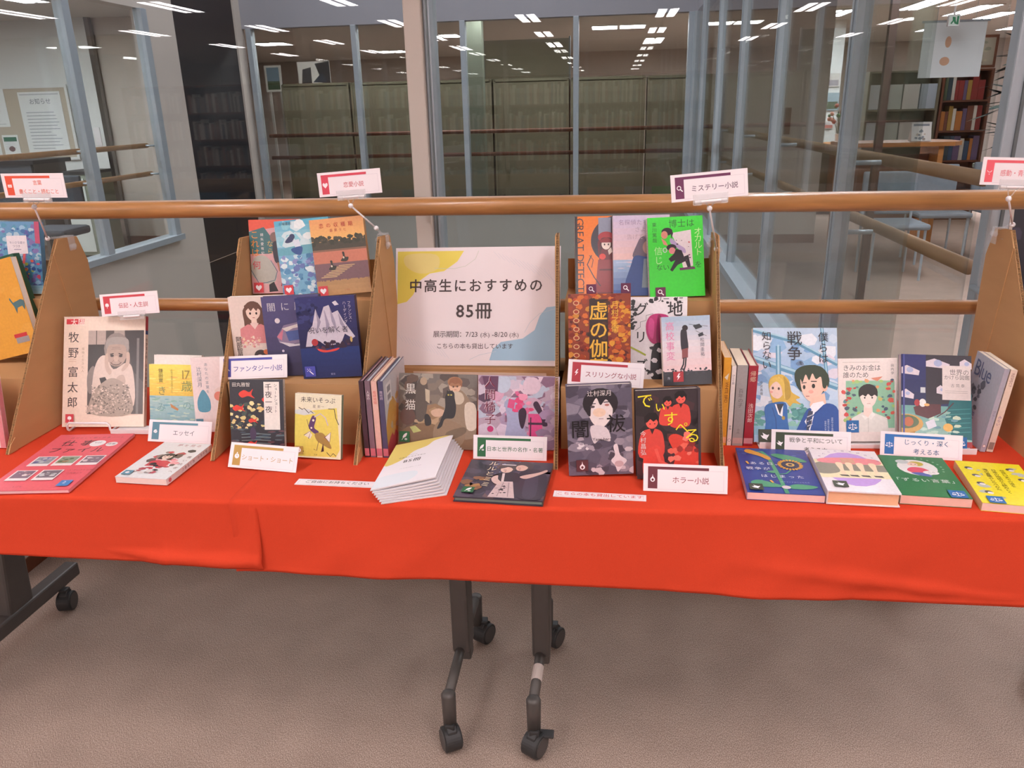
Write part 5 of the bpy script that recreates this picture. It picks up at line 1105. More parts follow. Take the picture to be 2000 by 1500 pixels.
a.E(.7, .46, .2, .19, '#33402f'); a.P([(.56, .5), (.57, .43), (.66, .38), (.8, .42), (.84, .5), (.8, .58), (.7, .65), (.6, .6)], '#f2c8b4', True); a.E(.84, .52, .035, .05, '#eeb8a0')
a.P([(.5, .48), (.5, .38), (.62, .33), (.8, .34), (.88, .42), (.86, .52), (.82, .52), (.8, .43), (.74, .45), (.7, .4), (.66, .46), (.62, .41), (.58, .48), (.55, .44)], '#33402f', True)
a.E(.6, .52, .016, .026, '#2c2824'); a.E(.71, .51, .02, .028, '#2c2824'); a.L([(.57, .485), (.63, .48)], .01, '#33302a'); a.L([(.68, .47), (.75, .47)], .012, '#33302a'); a.E(.68, .56, .03, .022, '#eda898'); a.L([(.62, .6), (.66, .598)], .008, '#b05a50')
a.P([(.68, .62), (.84, .57), (.86, .68), (.74, .72), (.66, .68)], '#f0c4ae'); a.P([(.64, .72), (.7, .66), (.82, .64), (.86, .7), (.74, .78)], '#f4f0f4'); a.P([(.5, .99), (.58, .78), (.66, .7), (.72, .74), (.86, .66), (1, .72), (1, .99)], '#27519a', True); a.P([(.6, .82), (.68, .72), (.72, .74), (.66, .9)], '#f0f0f4'); a.P([(.65, .72), (.7, .73), (.68, .84), (.62, .92), (.62, .8)], '#3a4058')
for k_ in range(3): a.L([(.63, .78 + .04 * k_), (.69, .76 + .04 * k_)], .01, '#c8ccd4')
a.L([(.6, .88), (.68, .78), (.8, .7)], .012, '#1f427e'); a.E(.74, .94, .03, .05, '#c8963a')
a.P([(.72, .96), (.8, .92), (.84, .95), (.76, .99)], '#f0c4ae', True)
a.T('僕らは', .77, .035, .125, '#2e2c34', v=True, sp=1.05, b=.0); a.T('戦争', .4, .025, .185, '#2e2c34', v=True, sp=1.0, b=.004); a.T('を', .54, .29, .05, '#2e2c34'); a.T('知らない', .1, .03, .12, '#2e2c34', v=True, sp=.98); a.T('中沢昌悟', .075, .47, .035, '#5a6068', v=True, sp=1.3)
for k_, x in enumerate((.93, .885, .85)): a.T('世界中の不条理を君は', x - .02, .78 + .015 * k_, .026, '#c8d4e8', v=True, sp=.95)
book('large comic style book with a boy and a blond girl in blue blazers', P_('senso'), w_, h_, .014, a, 'R', '#dfe4ea', None, '#cfdce8', sticker=('dove', ST['dove'], .05, .89, .029))
w_, h_ = WH('okane'); a = Art(w_, h_, '#eadcd6', 30)
a.T('きみのお金は', .08, .075, .112, '#3c3836', b=.003, sp=.95); a.T('誰のため', .08, .16, .112, '#3c3836', b=.003, sp=.98); a.R(.08, .045, .7, .05, '#b8a8a0'); a.T('田内学', .89, .07, .055, '#5a5450', v=True, sp=1.2)
a.R(.13, .27, .95, .84, '#8fc0a0'); a.N(50, (.1, .27, .96, .74), ['#c8b870', '#6fa488', '#e0a070', '#5f8a8a', '#a8c87a', '#b04a44'], .05); a.N(14, (.08, .3, .3, .75), ['#d4504c', '#c8443f', '#4c5a6a'], .055); a.N(12, (.72, .22, .96, .7), ['#d4504c', '#4f6478', '#d86a5a'], .055); a.P([(.55, .24), (.75, .22), (.66, .28)], '#d88a70')
a.P([(.2, .99), (.22, .72), (.4, .65), (.58, .65), (.82, .72), (.86, .99)], '#dfdbd4', False); a.P([(.43, .56), (.57, .56), (.58, .67), (.5, .72), (.42, .67)], '#f0d8cc'); a.P([(.38, .68), (.43, .64), (.5, .71), (.57, .64), (.62, .68), (.55, .74), (.5, .71), (.45, .74)], '#ece8e2')
a.E(.505, .41, .16, .145, '#2c2624'); a.P([(.38, .42), (.63, .42), (.63, .52), (.55, .59), (.46, .59), (.39, .52)], '#f4e0d6', True); a.P([(.35, .46), (.36, .36), (.5, .31), (.64, .37), (.66, .46), (.61, .44), (.56, .46), (.5, .43), (.46, .46), (.41, .44)], '#2c2624', True); a.E(.445, .475, .014, .016, '#2c2624'); a.E(.57, .475, .014, .016, '#2c2624'); a.L([(.48, .545), (.54, .545)], .008, '#c08a80'); a.L([(.5, .72), (.5, .97)], .006, '#b8b4ac')
a.R(0, .885, 1, 1, '#e6d8d2')
book('white book with a boy in a white shirt on a green picture', P_('okane'), w_, h_, .018, a, 'R', '#ddd0ca', None, '#eadcd6', sticker=('scales', ST['scales'], .13, .745, .027))
w_, h_ = WH('zukan'); a = Art(w_, h_, '#2d3160', 31)
a.G(0, 0, 1, .55, '#2f336a', '#2a3158', 4); a.P([(.35, .0), (1, 0), (1, .5), (.35, .56)], '#37323a'); a.G(.0, .56, 1, .99, '#6fa39c', '#9cc4b8', 5); a.P([(.7, .45), (1, .42), (1, .92), (.72, .9), (.62, .7)], '#1f6a6e', False)
for k_ in range(6): a.L([(.66, .6 + .05 * k_), (.98, .58 + .05 * k_)], .012, '#3f8f8c')
a.N(26, (.3, .6, .8, .95), ['#8fb8ac', '#b8d4c4', '#6a9aa4', '#c8d8c0'], .08, asp=.5)
for x, y, r in ((.12, .17, .14), (.52, .09, .17), (.93, .09, .1), (.09, .43, .09), (.58, .38, .08)): a.P([(x - r, y - .02), (x - .3 * r, y - .05), (x + r, y + .01), (x + r * .9, y + .06), (x - r, y + .04)], '#d8ccd4'); a.E(x, y, r * .35, r * .3, '#a8b0d0')
a.R(.27, .36, .34, .42, '#c8ccd0'); a.P([(.17, .58), (.28, .54), (.56, .54), (.56, .64), (.38, .7), (.2, .66)], '#5a2f34'); a.E(.3, .53, .05, .06, '#e0e0dc'); a.E(.36, .55, .04, .02, '#e8b070'); a.E(.22, .53, .04, .05, '#a83a40')
a.E(.07, .76, .24, .14, '#c89a50'); a.E(.06, .74, .19, .1, '#5a6a48'); a.E(.1, .74, .07, .07, '#b8643a'); a.P([(.02, .88), (.2, .84), (.1, 1), (0, 1)], '#a8803e'); a.P([(.34, .74), (.46, .7), (.5, .78), (.38, .82)], '#d8d8e0'); a.E(.66, .79, .07, .06, '#e0b05a'); a.L([(.5, .68), (.62, .62), (.74, .52)], .014, '#5a2f34')
a.P([(.52, .92), (.8, .88), (.76, .97), (.56, .98)], '#dccfd4'); a.R(.58, .115, .985, .49, '#ddcfcb'); a.T('世界の', .68, .15, .095, '#6a6260', cen=False); a.T('かけら図鑑', .605, .215, .073, '#6a6260'); a.T('古岡泰', .7, .31, .055, '#7a726e', sp=1.3); a.R(.62, .39, .94, .394, '#b0a6a2'); a.R(.62, .41, .94, .414, '#b0a6a2'); a.R(.9, .94, 1, 1, '#a83a40'); a.R(.02, 0, .045, 1, '#4a5090')
book('dark blue picture book with floating houses and a pale title label', P_('zukan'), w_, h_, .016, a, 'L', '#c2aeb4', None, '#2d3160', hard=True, sticker=('scales', ST['scales'], .74, .89, .027))
# --- flat books right
w_, h_ = WH('f1'); a = Art(w_, h_, '#2d3f8c', 32)
a.N(30, (0, 0, 1, .2), ['#33468f', '#4a5c9c', '#283878'], .05); a.N(14, (.05, .25, 1, .95), ['#4f7a9a', '#a03a5a', '#3a5a8c'], .02)
a.L([(.52, 1), (.5, .8), (.47, .5), (.43, .2), (.36, .08), (.3, .1)], .055, '#4f9a72'); a.P([(.48, .16), (.6, .12), (.85, .2), (.95, .3), (.7, .28)], '#4f9a72', True); a.P([(.08, .8), (.2, .74), (.44, .82), (.5, .87), (.2, .88)], '#4f9a72', True); a.P([(.55, .86), (.7, .8), (.95, .84), (.8, .9), (.6, .9)], '#4f9a72', True); a.P([(.34, .55), (.46, .52), (.44, .58)], '#4f9a72', True); a.L([(.5, .6), (.6, .58), (.68, .5)], .02, '#4f9a72')
a.P([(.12, .06), (.2, .04), (.42, .18), (.46, .26), (.4, .27), (.32, .2), (.14, .12)], '#d89a34', True)
for k_ in range(22):
    t_ = k_ * PI / 11; a.E(.7 + .15 * math.cos(t_), .38 + .15 * math.sin(t_) * w_ / h_, .03, .017, '#e0a838', math.degrees(t_))
a.E(.7, .38, .12, .12, '#2a3050'); a.E(.7, .38, .06, .06, '#d8b060'); a.E(.7, .38, .03, .03, '#2a3050'); a.E(.53, .88, .06, .05, '#d8c8d0')
a.T('ある日、', .14, .34, .1, '#dcdce6', b=.008, sp=1.15); a.T('戦争が', .07, .46, .1, '#dcdce6', b=.008, sp=1.15); a.T('はじまった', .24, .62, .1, '#dcdce6', b=.008, sp=1.2); a.T('ウクライナのこどもたち', .48, .76, .035, '#b8c0dc', sp=1.0)
a.L([(.1, .34), (.12, .4)], .03, '#e0a838'); a.L([(.35, .75), (.38, .8)], .03, '#e0a838')
book('blue book with drawn sunflowers, leftmost of the four lying flat', F_('f1'), w_, h_, .016, a, 'L', '#b8a8b8', None, '#2d3f8c', page='#ecc4bc', sticker=('dove', ST['dove'], .04, .85, .026))
w_, h_ = WH('f2'); a = Art(w_, h_, '#ebe2e6', 33)
a.E(.5, .47, .42, .6, '#c09adc'); a.P([(0, .26), (1, .24), (1, .68), (0, .7)], '#ece0b8'); a.P([(0, .36), (.3, .34), (.3, .56), (0, .6)], '#8e8878', True); a.P([(.3, .36), (1, .36), (1, .52), (.3, .52)], '#8e8878'); a.P([(.1, .24), (.5, .2), (.92, .22), (.96, .34), (.6, .36), (.1, .34)], '#ec8e94', True); a.R(.4, .22, .6, .34, '#d8a088')
for x in (.3, .44, .6, .78): a.P([(x, .34), (x + .1, .34), (x + .08, .5), (x + .09, .62), (x + .02, .62), (x + .02, .5)], '#f0d8b8', True); a.P([(x - .02, .62), (x + .1, .62), (x + .12, .66), (x, .65)], '#4a4640')
for k_ in range(11): t_ = PI * (.12 + .76 * k_ / 10); a.T('少女たちの戦争時代を'[k_ % 10], .5 - .48 * math.cos(t_) - .02, .4 - .4 * math.sin(t_) * .92 - .02, .05, '#8a6a9a')
book('thick white and lilac hardcover with children legs, second of the flat four', F_('f2'), w_, h_, .028, a, 'L', '#d9cfd0', None, '#ebe2e6', page='#eab890', hard=True, sticker=('dove', ST['dove'], .12, .79, .026))
w_, h_ = WH('f3'); a = Art(w_, h_, '#2f7a48', 34)
a.E(.5, .3, .3, .3, '#e8e4e2'); a.E(.32, .16, .1, .08, '#c8cccc'); a.P([(.32, .38), (.4, .3), (.56, .3), (.66, .38), (.6, .44), (.4, .44)], '#e05a70', True); a.P([(.36, .44), (.56, .43), (.64, .52), (.46, .5)], '#5a6ab0', True); a.E(.52, .2, .11, .09, '#c8b44a'); a.E(.46, .22, .08, .07, '#f0ccbc'); a.E(.44, .22, .01, .012, '#3a3030'); a.E(.5, .22, .01, .012, '#3a3030'); a.E(.66, .42, .12, .07, '#eee8e6'); a.T('こら', .61, .39, .06, '#6a6a6a')
for k_ in range(8): t_ = math.radians(-80 + 14 * k_); a.E(.5 + .38 * math.cos(t_), .3 + .38 * math.sin(t_) * w_ / h_ , .018, .018, '#8ab898')
a.T('「ずるい言葉」', .0, .58, .13, '#dfe6df', b=.01, sp=1.1)
book('green book with a white oval drawing, third of the flat four', F_('f3'), w_, h_, .019, a, 'L', '#a8b0a0', None, '#2f7a48', page='#eac0b0', sticker=('scales', ST['scales'], .7, .85, .03))
w_, h_ = WH('f4'); a = Art(w_, h_, '#f0e02c', 35)
a.N(16, (.05, .08, .95, .95), ['#b9bcb4'], .11, seed=9); 
for x, y in ((.14, .18), (.18, .36), (.17, .55), (.2, .75), (.78, .16), (.85, .4), (.8, .9)): a.E(x, y, .06, .05, '#5a5458'); a.E(x + .02, y + .02, .045, .04, '#e6e0e0')
a.R(.3, .16, .72, .84, '#f0e02c')
for k_, s_ in enumerate(('非常口までの道を', '日本の地図から読みとく', '海の言葉のしらべかた')): a.T(s_, .6 - .13 * k_, .18, .085, '#4a4414', v=True, sp=.98, b=.006)
book('yellow book with many small figures, rightmost of the four lying flat', F_('f4'), w_, h_, .017, a, 'L', '#c8bc98', None, '#f0e02c', page='#ecc8bc', sticker=('scales', ST['scales'], .1, .86, .028))
# --- upright spines, right of the right riser
def spinebook(label, x, y, t_, h_, col, txts, dep=.13, page='#e9dcc8', lean=0, z=T + .0006, group='novels standing spine out', hard=False, art=None, extra=None):
    """spine faces the viewer (-Y); left face is the front cover"""
    u = Vector((0, -1, 0)); v = Vector((math.sin(lean), 0, math.cos(lean)))
    M = frame((x, y + dep, z), u, v)
    sa = spineart(t_, h_, col, txts)
    if extra: extra(sa)
    return book(label, M, dep, h_, t_, art, 'R', col, sa, col, page, hard, group=group)
def ring(a):
    a.E(.5, .93, .36, .36, '#7a5a6a'); a.E(.5, .93, .28, .28, '#e8dcd4')
def foot(c):
    def g(a): a.R(0, .9, 1, .97, c)
    return g
spinebook('yellow novel spine standing against the right cardboard riser', .244, 1.672, .0155, .205, '#e2a034', [], extra=lambda a: (a.P([(.2, .22), (.8, .17), (.6, .25)], '#ece0d0'), a.T('WHITE BIRD', .92, .27, .62, '#7a3a1c', rot=90, sp=.9), foot('#e8a880')(a)), page='#e4c8a8')
spinebook('thin cream novel spine, second from the right riser', .2615, 1.672, .0095, .186, '#e6dad2', [('ひとり旅', .1, .62, '#5a5060'), ('李静', .74, .6, '#5a5060')], extra=ring)
spinebook('thick grey novel spine, third from the right riser', .273, 1.672, .0225, .188, '#a09a98', [('百年の子', .28, .5, '#6c6664'), ('古内', .78, .3, '#6c6664')], extra=foot('#bfa09a'))
spinebook('dark red novel spine next to the large blue blazer book', .2975, 1.672, .0195, .187, '#a02a38', [('帰郷', .06, .66, '#dcc0a8'), ('浅田次郎', .46, .58, '#e4d4cc')], extra=foot('#c89098'), hard=True)
# --- literature spines between risers
ms = ((-.5345, .0105, '#41303a', '', '#a08a98', '#caa0a8', 'dark plum picture book spine, leftmost of the four between the risers'),
      (-.5215, .0115, '#7a6470', '人体の', '#e8e0e0', '#c8ccd4', 'mauve picture book spine with dark top, second between the risers'),
      (-.5075, .0125, '#dcb4a8', '瓶詰地獄', '#c84a3a', '#e8cdb4', 'pale peach picture book spine, third between the risers'),
      (-.4925, .0115, '#4a4a66', '魔術師', '#c8b8c8', '#c4ccd2', 'blue violet picture book spine, last of the four between the risers'))
for x, t_, c, tx, tc_, pg_, lb in ms:
    o = spinebook(lb, x, 1.555, t_, .178, c, [(tx, .12, .62, tc_)], .18, pg_, group='square picture books standing spine out', extra=lambda a: a.R(0, .88, 1, .98, '#c8707c'), hard=True)
    if x > -.5:
        a = Art(.18, .178, '#c2c2c6', 40); a.P([(0, .6), (.3, .3), (.6, .5), (1, .3), (1, 1), (0, 1)], '#c89a4a', True); a.R(.1, .08, .32, .34, '#e2e0e0'); a.R(.14, .12, .28, .2, '#8a8890'); a.R(.14, .23, .28, .3, '#8a8890'); a.P([(0, .85), (.3, .75), (.5, .9), (.3, 1), (0, 1)], '#b84a50', True); a.N(16, (.2, .3, 1, 1), ['#b8a890', '#a8a8b0', '#d0a860'], .1)
        a.build('back_cover_print', frame((.18, t_, 0), (-1, 0, 0), (0, 0, 1)), o, PG)
# --- two leaning books at the far right
a = Art(.13, .188, '#aeb0bc', 41); a.N(20, (0, .3, .5, 1), ['#7a7c88', '#5c5e6a', '#9a9ca8'], .1); a.T('Blue', .08, .02, .4, '#5a6488', sp=.9); a.T('Blue', .52, .66, .17, '#5a6488', rot=90); a.N(16, (.1, .35, .45, .7), ['#4a4c58', '#6a6c78'], .08)
spinebook('grey lavender book leaning to the right against its neighbour', .7925, 1.672, .0105, .188, '#a8a6b4', [('ブルー', .5, .62, '#6a6c88')], lean=.10, group='two books leaning at the right riser', art=a, extra=ring, page='#e4d8c8', z=T + .0018)
spinebook('cream book with a narrow lettered spine leaning on the right riser', .8055, 1.672, .013, .186, '#dcc8b8', [], lean=.10, group='two books leaning at the right riser', extra=lambda a: (a.T('RESPECT', .85, .04, .62, '#8a6a60', rot=90, sp=.95), a.T('みらい', .2, .55, .6, '#6a4a8a', v=True), a.R(.1, .88, .9, .97, '#8a7a70')), page='#eadcc8', z=T + .0020)
# --- books in the two cut off risers
w_, h_ = WH('Cf'); a = Art(w_, h_, '#5f8fb4', 42)
a.N(200, (0, .05, 1, .97), ['#3f6a9c', '#8fb4cc', '#5a5a9a', '#4f8fa8', '#a8c0cc', '#38548c', '#7a6aa0'], .07); a.N(16, (.3, .45, .95, .85), ['#d8624a', '#e0a050', '#a8b04a', '#c8506a'], .05); a.L([(.66, .42), (.63, .58)], .05, '#d85a5a'); a.G(0, .88, 1, 1, '#8ab4c4', '#a8c8d0', 3)
a.P([(.3, .2), (.72, .19), (.74, .44), (.32, .46)], '#e6d8da', False); a.T('ちいさな星の', .36, .27, .055, '#6a5a7a'); a.T('つづき', .42, .32, .055, '#6a5a7a'); a.R(.45, .38, .6, .39, '#9a8aa0'); a.R(.9, 0, 1, .3, '#b84a68')
book('blue book full of small fish on the left cut off riser', P_('Cf'), w_, h_, .016, a, 'R', '#5f8fb4', None, '#5f8fb4')
a = Art(.15, .235, '#e0a03c', 43); a.N(14, (.1, .05, 1, 1), ['#e2a444', '#dc9c3a'], .2); a.P([(.14, .14), (.44, .14), (.44, .42), (.14, .42)], '#c8c4bc'); a.R(.17, .17, .41, .27, '#9a8a8a'); a.R(.17, .3, .41, .4, '#9a8a8a'); a.R(0, 0, .12, 1, '#e8d040'); a.T('こねこのえほん', .02, .35, .07, '#7a5a2a', v=True)
a.P([(.74, .4), (.78, .46), (.94, .44), (1, .46), (1, .5), (.97, .56), (.94, .51), (.84, .52), (.8, .58), (.78, .5), (.72, .42)], '#4f7076'); a.R(.6, .78, .86, .82, '#c8363c'); a.R(.62, .82, .88, .88, '#9a9494')
book('orange yellow picture book tilted inside the left cut off riser', pose((-1.546, 1.735, .876, -.1, .14, .24)), .15, .235, .018, a, 'L', '#e8d040', None, '#e0a03c', hard=False)
book('dark green book tilted behind the orange yellow picture book', pose((-1.552, 1.772, .905, -.1, .1, .24)), .14, .21, .02, Art(.14, .21, '#2c5a48'), 'R', '#2c5a48', None, '#2c5a48')
a = Art(.128, .182, '#e8dcdc', 44); a.R(.9, 0, 1, 1, '#d88a90'); a.E(.8, .5, .1, .1, '#c8404a'); a.T('物語', .5, .2, .2, '#a85a64', v=True)
book('white book with a pink edge at the lower left picture edge', pose((-1.525, 1.545, .7275, .0, .12, 0)), .128, .182, .014, a, 'R', '#d88a90', None, '#e8dcdc')
a = Art(.13, .185, '#26232b', 45); a.N(20, (0, 0, 1, 1), ['#2f2a36', '#3a3244', '#1e1c22'], .14)
book('black book on the riser at the right picture edge', pose((.872, 1.86, S2 + .003, 0, .12, 0)), .13, .185, .018, a, 'R', '#26232b', None, '#26232b')
a = Art(.13, .185, '#4a3f78', 46); a.N(20, (0, 0, 1, 1), ['#5a4c8c', '#3a3060', '#8a5a8c'], .14)
book('violet book on the middle step at the right picture edge', pose((.872, 1.712, S1 + .003, 0, .12, 0)), .13, .185, .018, a, 'R', '#4a3f78', None, '#4a3f78')

# ------------------------------------------------------------------ white plastic book stands and wire holders
def plate_stand(label, x, y, w_, yaw, grp='white plastic book stands', lip=.012, lean=.35):
    t = empty('book_stand', label, 'book stand', grp, loc=(x, y, T)); t.rotation_euler = (0, 0, yaw)
    MB().box(0, -.004, 0, w_, .045, .0018).build('base_plate', MATS['white_plastic'], t, bevel=.0005)
    MB().box(0, -.0058, 0, w_, -.004, lip).build('front_lip', MATS['white_plastic'], t, bevel=.0008)
    return t
def wire_stand(label, x, y, w_, yaw, hh, grp='white wire holders', dep=.03):
    t = empty('wire_stand', label, 'book stand', grp, loc=(x, y, T)); t.rotation_euler = (0, 0, yaw); r = .0028
    MB().tube([(0, dep, r), (0, .004, r), (0, 0, r + .004), (0, 0, hh - .006), (.006, 0, hh), (w_ - .006, 0, hh), (w_, 0, hh - .006), (w_, 0, r + .004), (w_, .004, r), (w_, dep, r)], r, 10).build('wire_loop', MATS['white_wire'], t, smooth=True)
    return t
wire_stand('white wire loop holding the large magazine', -1.313, 1.650, .108, .05, .024)
plate_stand('white base plate under the yellow essay book', -1.20, 1.652, .10, .03)
plate_stand('white base plate under the boy and girl book', .33, 1.664, .165, .02, lip=.016)
plate_stand('white base plate under the boy in white shirt book', .508, 1.678, .125, .05, lip=.01)
plate_stand('white base plate under the floating houses book', .645, 1.657, .135, .04, lip=.014)
wire_stand('tall white wire loop behind the booklet pile', -.4355, 1.5995, .11, .0, .046, dep=.0)

# ------------------------------------------------------------------ genre signs
def sign_art(w_, h_, col, icon, lines, size=.115, tc=None, cy=None):
    a = Art(w_, h_, '#f0e6e8'); tc = tc or col
    a.R(.055, .1, .17, .9, col); a.R(.055, .1, .78, .2, col); a.R(.17, .2, .95, .92, '#f0e6e8')
    for p in ([(.17, .21), (.955, .21)], [(.955, .21), (.955, .92)], [(.17, .92), (.955, .92)]): a.L(p, .0025, '#cbbcc6')
    ic(a, icon, .112, .52, .052, bg=col)
    n = len(lines); q = h_ / w_
    for k_, s_ in enumerate(lines):
        y = (.56 if cy is None else cy) + (k_ - (n - 1) / 2) * .36; 
        a.T(s_, .565, y - size / q / 2, size, tc, cen=True, b=.006)
    return a
def sign(label, key, col, icon, lines, size=.115, clip=False, tc=None, foot=True, name='genre_sign'):
    M = pose(POSE[key]); w_, h_ = WH(key)
    t = empty(name, label, 'sign', 'white genre signs', M=M)
    MB().box(0, 0, 0, w_, .0009, h_, '#ece2e4').build('sign_card', CARD, t)
    sign_art(w_, h_, col, icon, lines, size, tc).build('sign_print', Matrix(), t, PM)
    return t, M, w_, h_
CP = MATS['clear_plastic']
def small_foot(t, M, w_, h_):
    """clear plastic slot foot behind the card; z local up the card"""
    MB().box(w_ * .36, .001, -.0002, w_ * .64, .022, .0022).build('clear_foot', CP, t); MB().box(w_ * .36, .001, .002, w_ * .64, .0035, .02).build('clear_slot', CP, t)
def clip_sign(label, key, col, icon, lines, size, pts, low, tc=None):
    t, M, w_, h_ = sign(label, key, col, icon, lines, size, tc=tc)
    Mi = M.inverted()
    # upper jaw in the card's own frame
    MB().box(w_ * .28, -.0012, -.004, w_ * .74, -.0004, .011).build('clip_jaw', CP, t)
    MB().box(w_ * .28, .0012, -.01, w_ * .74, .0024, .011).build('clip_jaw', CP, t)
    MB().tube([(w_ * .3, .0, -.004), (w_ * .72, .0, -.004)], .0032, 8).build('clip_hinge', MATS['white_plastic'], t)
    MB().box(w_ * .30, -.005, -.011, w_ * .38, .004, -.002).build('clip_wing', CP, t); MB().box(w_ * .64, -.005, -.011, w_ * .72, .004, -.002).build('clip_wing', CP, t)
    L0 = M @ Vector((w_ * .5, .001, -.005)); p = [Vector(q) for q in pts]
    def addw(mb, n, m_, sm=True):
        o = mb.build(n, MATS[m_], t, smooth=sm); o.matrix_local = Mi; return o
    addw(MB().tube([L0 + Vector((-.01, 0, 0)), p[0]], .0014, 6).tube([L0 + Vector((.01, 0, 0)), p[0]], .0014, 6), 'fork', 'clear_plastic')
    addw(MB().ball(p[0], .0058), 'ball_joint', 'white_plastic'); addw(MB().tube([p[0], p[1]], .0021, 8), 'arm', 'white_plastic')
    addw(MB().ball(p[1], .0058), 'ball_joint', 'white_plastic')
    addw(MB().tube([p[1], Vector(low) + Vector((0, 0, .012))], .003, 8), 'stem', 'clear_plastic')
    x, y, z = low
    addw(MB().box(x - .0115, y - .012, z - .02, x - .0095, y + .012, z + .016).box(x + .0095, y - .012, z - .02, x + .0115, y + .012, z + .016).box(x - .0115, y - .012, z + .014, x + .0115, y + .012, z + .0162), 'base_clip', 'clear_plastic', False)
    addw(MB().tube([(x - .012, y - .008, z + .002), (x - .012, y + .008, z + .002)], .006, 10).tube([(x + .012, y - .008, z - .01), (x + .012, y + .008, z - .01)], .006, 10), 'clip_roll', 'clear_plastic')
    return t
RD = '#d8485a'
clip_sign('white sign in a clip above the romance novels, red heart mark', 's1', RD, 'heart', ['恋愛小説'], .082, [(-.597, 1.797, 1.246), (-.551, 1.83, 1.19)], (-.545, 1.86, 1.157), tc='#c8505a')
clip_sign('white sign in a clip above the mystery novels, purple magnifier mark', 's2', '#6e3358', 'magnifier', ['ミステリー小説'], .088, [(.197, 1.69, 1.245), (.232, 1.82, 1.14)], (.233, 1.868, 1.160 - .02), tc='#5a3a52')
clip_sign('white sign in a clip at the left picture edge, orange mark', 's0', '#e2563c', 'speech', ['言葉', '書くこと・読むこと'], .072, [(-1.312, 1.70, 1.262), (-1.372, 1.80, 1.175)], (-1.37, 1.868, 1.155), tc='#e2664c')
clip_sign('white sign in a clip at the right picture edge, pink smile mark', 's3', '#ea5f6a', 'smile', ['感動・青春小説'], .085, [(.80, 1.76, 1.25), (.858, 1.85, 1.185)], (.862, 1.91, 1.155), tc='#e0707a')
t, M, w_, h_ = sign('white sign clipped on top of the large magazine, red tree mark', 's4', ST['tree'], 'tree', ['伝記・人生訓'], .085, tc='#c04a54')
MB().box(w_ * .28, -.0012, -.003, w_ * .76, -.0004, .009).build('clip_jaw', CP, t); MB().box(w_ * .3, .001, -.012, w_ * .72, .0028, .009).build('clip_jaw', CP, t); MB().tube([(w_ * .38, 0, -.004), (w_ * .66, 0, -.004)], .003, 8).build('clip_hinge', MATS['white_plastic'], t)
for lb, k_, c, i_, ln, sz, tc_ in (
        ('white sign below the fantasy novels, blue violet wand mark', 's5', '#4f50a6', 'wand', ['ファンタジー小説'], .092, '#56509a'),
        ('white sign in front of the goldfish paperback, ochre stopwatch mark', 's6', '#b8944c', 'watch', ['ショート・ショート'], .085, '#b8a27a'),
        ('white sign before the pink picture book, green feather mark', 's7', '#2f6a42', 'feather', ['日本と世界の名作・名著'], .07, '#3f6a4c'),
        ('white sign below the thriller novels, red lightning mark', 's8', '#b53b46', 'bolt', ['スリリングな小説'], .085, '#a04858'),
        ('white sign standing before the black and red novel, dark flame mark', 's9', '#6a2f3a', 'flame', ['ホラー小説'], .088, '#8a4a52'),
        ('white sign before the boy and girl book, dark green dove mark', 's10', '#3f4a38', 'dove', ['戦争と平和について', '考える本'], .075, '#5a5a52'),
        ('white sign before the floating houses book, blue scales mark', 's11', '#2f6db0', 'scales', ['じっくり・深く', '考える本'], .08, '#44688e'),
        ('white sign behind the flat white paperback, teal shell mark', 'e6', '#5a8898', 'shell', ['エッセイ'], .088, '#6a7078')):
    t, M, w_, h_ = sign(lb, k_, c, i_, ln, sz, tc=tc_); small_foot(t, M, w_, h_)
for lb, k_, tx, tc_, z in (('narrow white strip sign lying left of the booklet pile, black lettering', 's12', 'ご自由にお持ちください', '#4a4446', .0), ('narrow white strip sign lying at the table edge, red lettering', 's13', 'こちらの本も貸出しています', '#d8505a', .0)):
    M = pose(POSE[k_], True); w_, h_ = WH(k_); t = empty('strip_sign', lb, 'sign', M=M)
    MB().box(0, 0, 0, w_, .0009, h_, '#ece2e4').build('sign_card', CARD, t)
    a = Art(w_, h_, '#f0e6e8'); c = '#b8b0b0' if k_ == 's12' else '#e0a8a8'
    for p in ([(.03, .12), (.97, .12)], [(.03, .88), (.97, .88)], [(.03, .12), (.03, .88)], [(.97, .12), (.97, .88)]): a.L(p, .003, c)
    a.T(tx, .5, .17, .072, tc_, cen=True, b=.006); a.build('sign_print', Matrix(), t, PM)

# ------------------------------------------------------------------ poster
w_, h_ = WH('poster'); M = P_('poster'); t = empty('poster', 'large white paper poster with yellow and blue shapes, centre of the display', 'poster', M=M)
MB().box(0, 0, 0, w_, .0008, h_, '#eadde0').build('paper', CARD, t)
MB().box(w_ * .1, .001, .0, w_ * .9, .004, h_ * .9, '#d9c2a4').build('backing_board', CARD, t)
a = Art(w_, h_, '#ece0e2', 50)
a.R(.012, .025, .985, .96, '#ecdfe0')
a.P([(.012, .03), (.42, .03), (.38, .12), (.3, .2), (.21, .22), (.15, .28), (.11, .4), (.07, .46), (.012, .48)], '#ecd860', False); a.P([(.07, .06), (.25, .06), (.26, .18), (.15, .22), (.06, .15)], '#ecd888', True)
a.P([(.975, .5), (.92, .51), (.88, .58), (.85, .7), (.78, .77), (.65, .8), (.6, .86), (.58, .955), (.975, .955)], '#a3c2d6', False)
a.L([(.51, .03), (.49, .1), (.43, .16), (.36, .18), (.24, .175)], .0022, '#c8ccb8'); a.L([(.975, .52), (.88, .56), (.82, .64), (.79, .72)], .002, '#c4ccd4'); a.L([(.46, .95), (.52, .91), (.62, .88)], .002, '#c4ccd4')
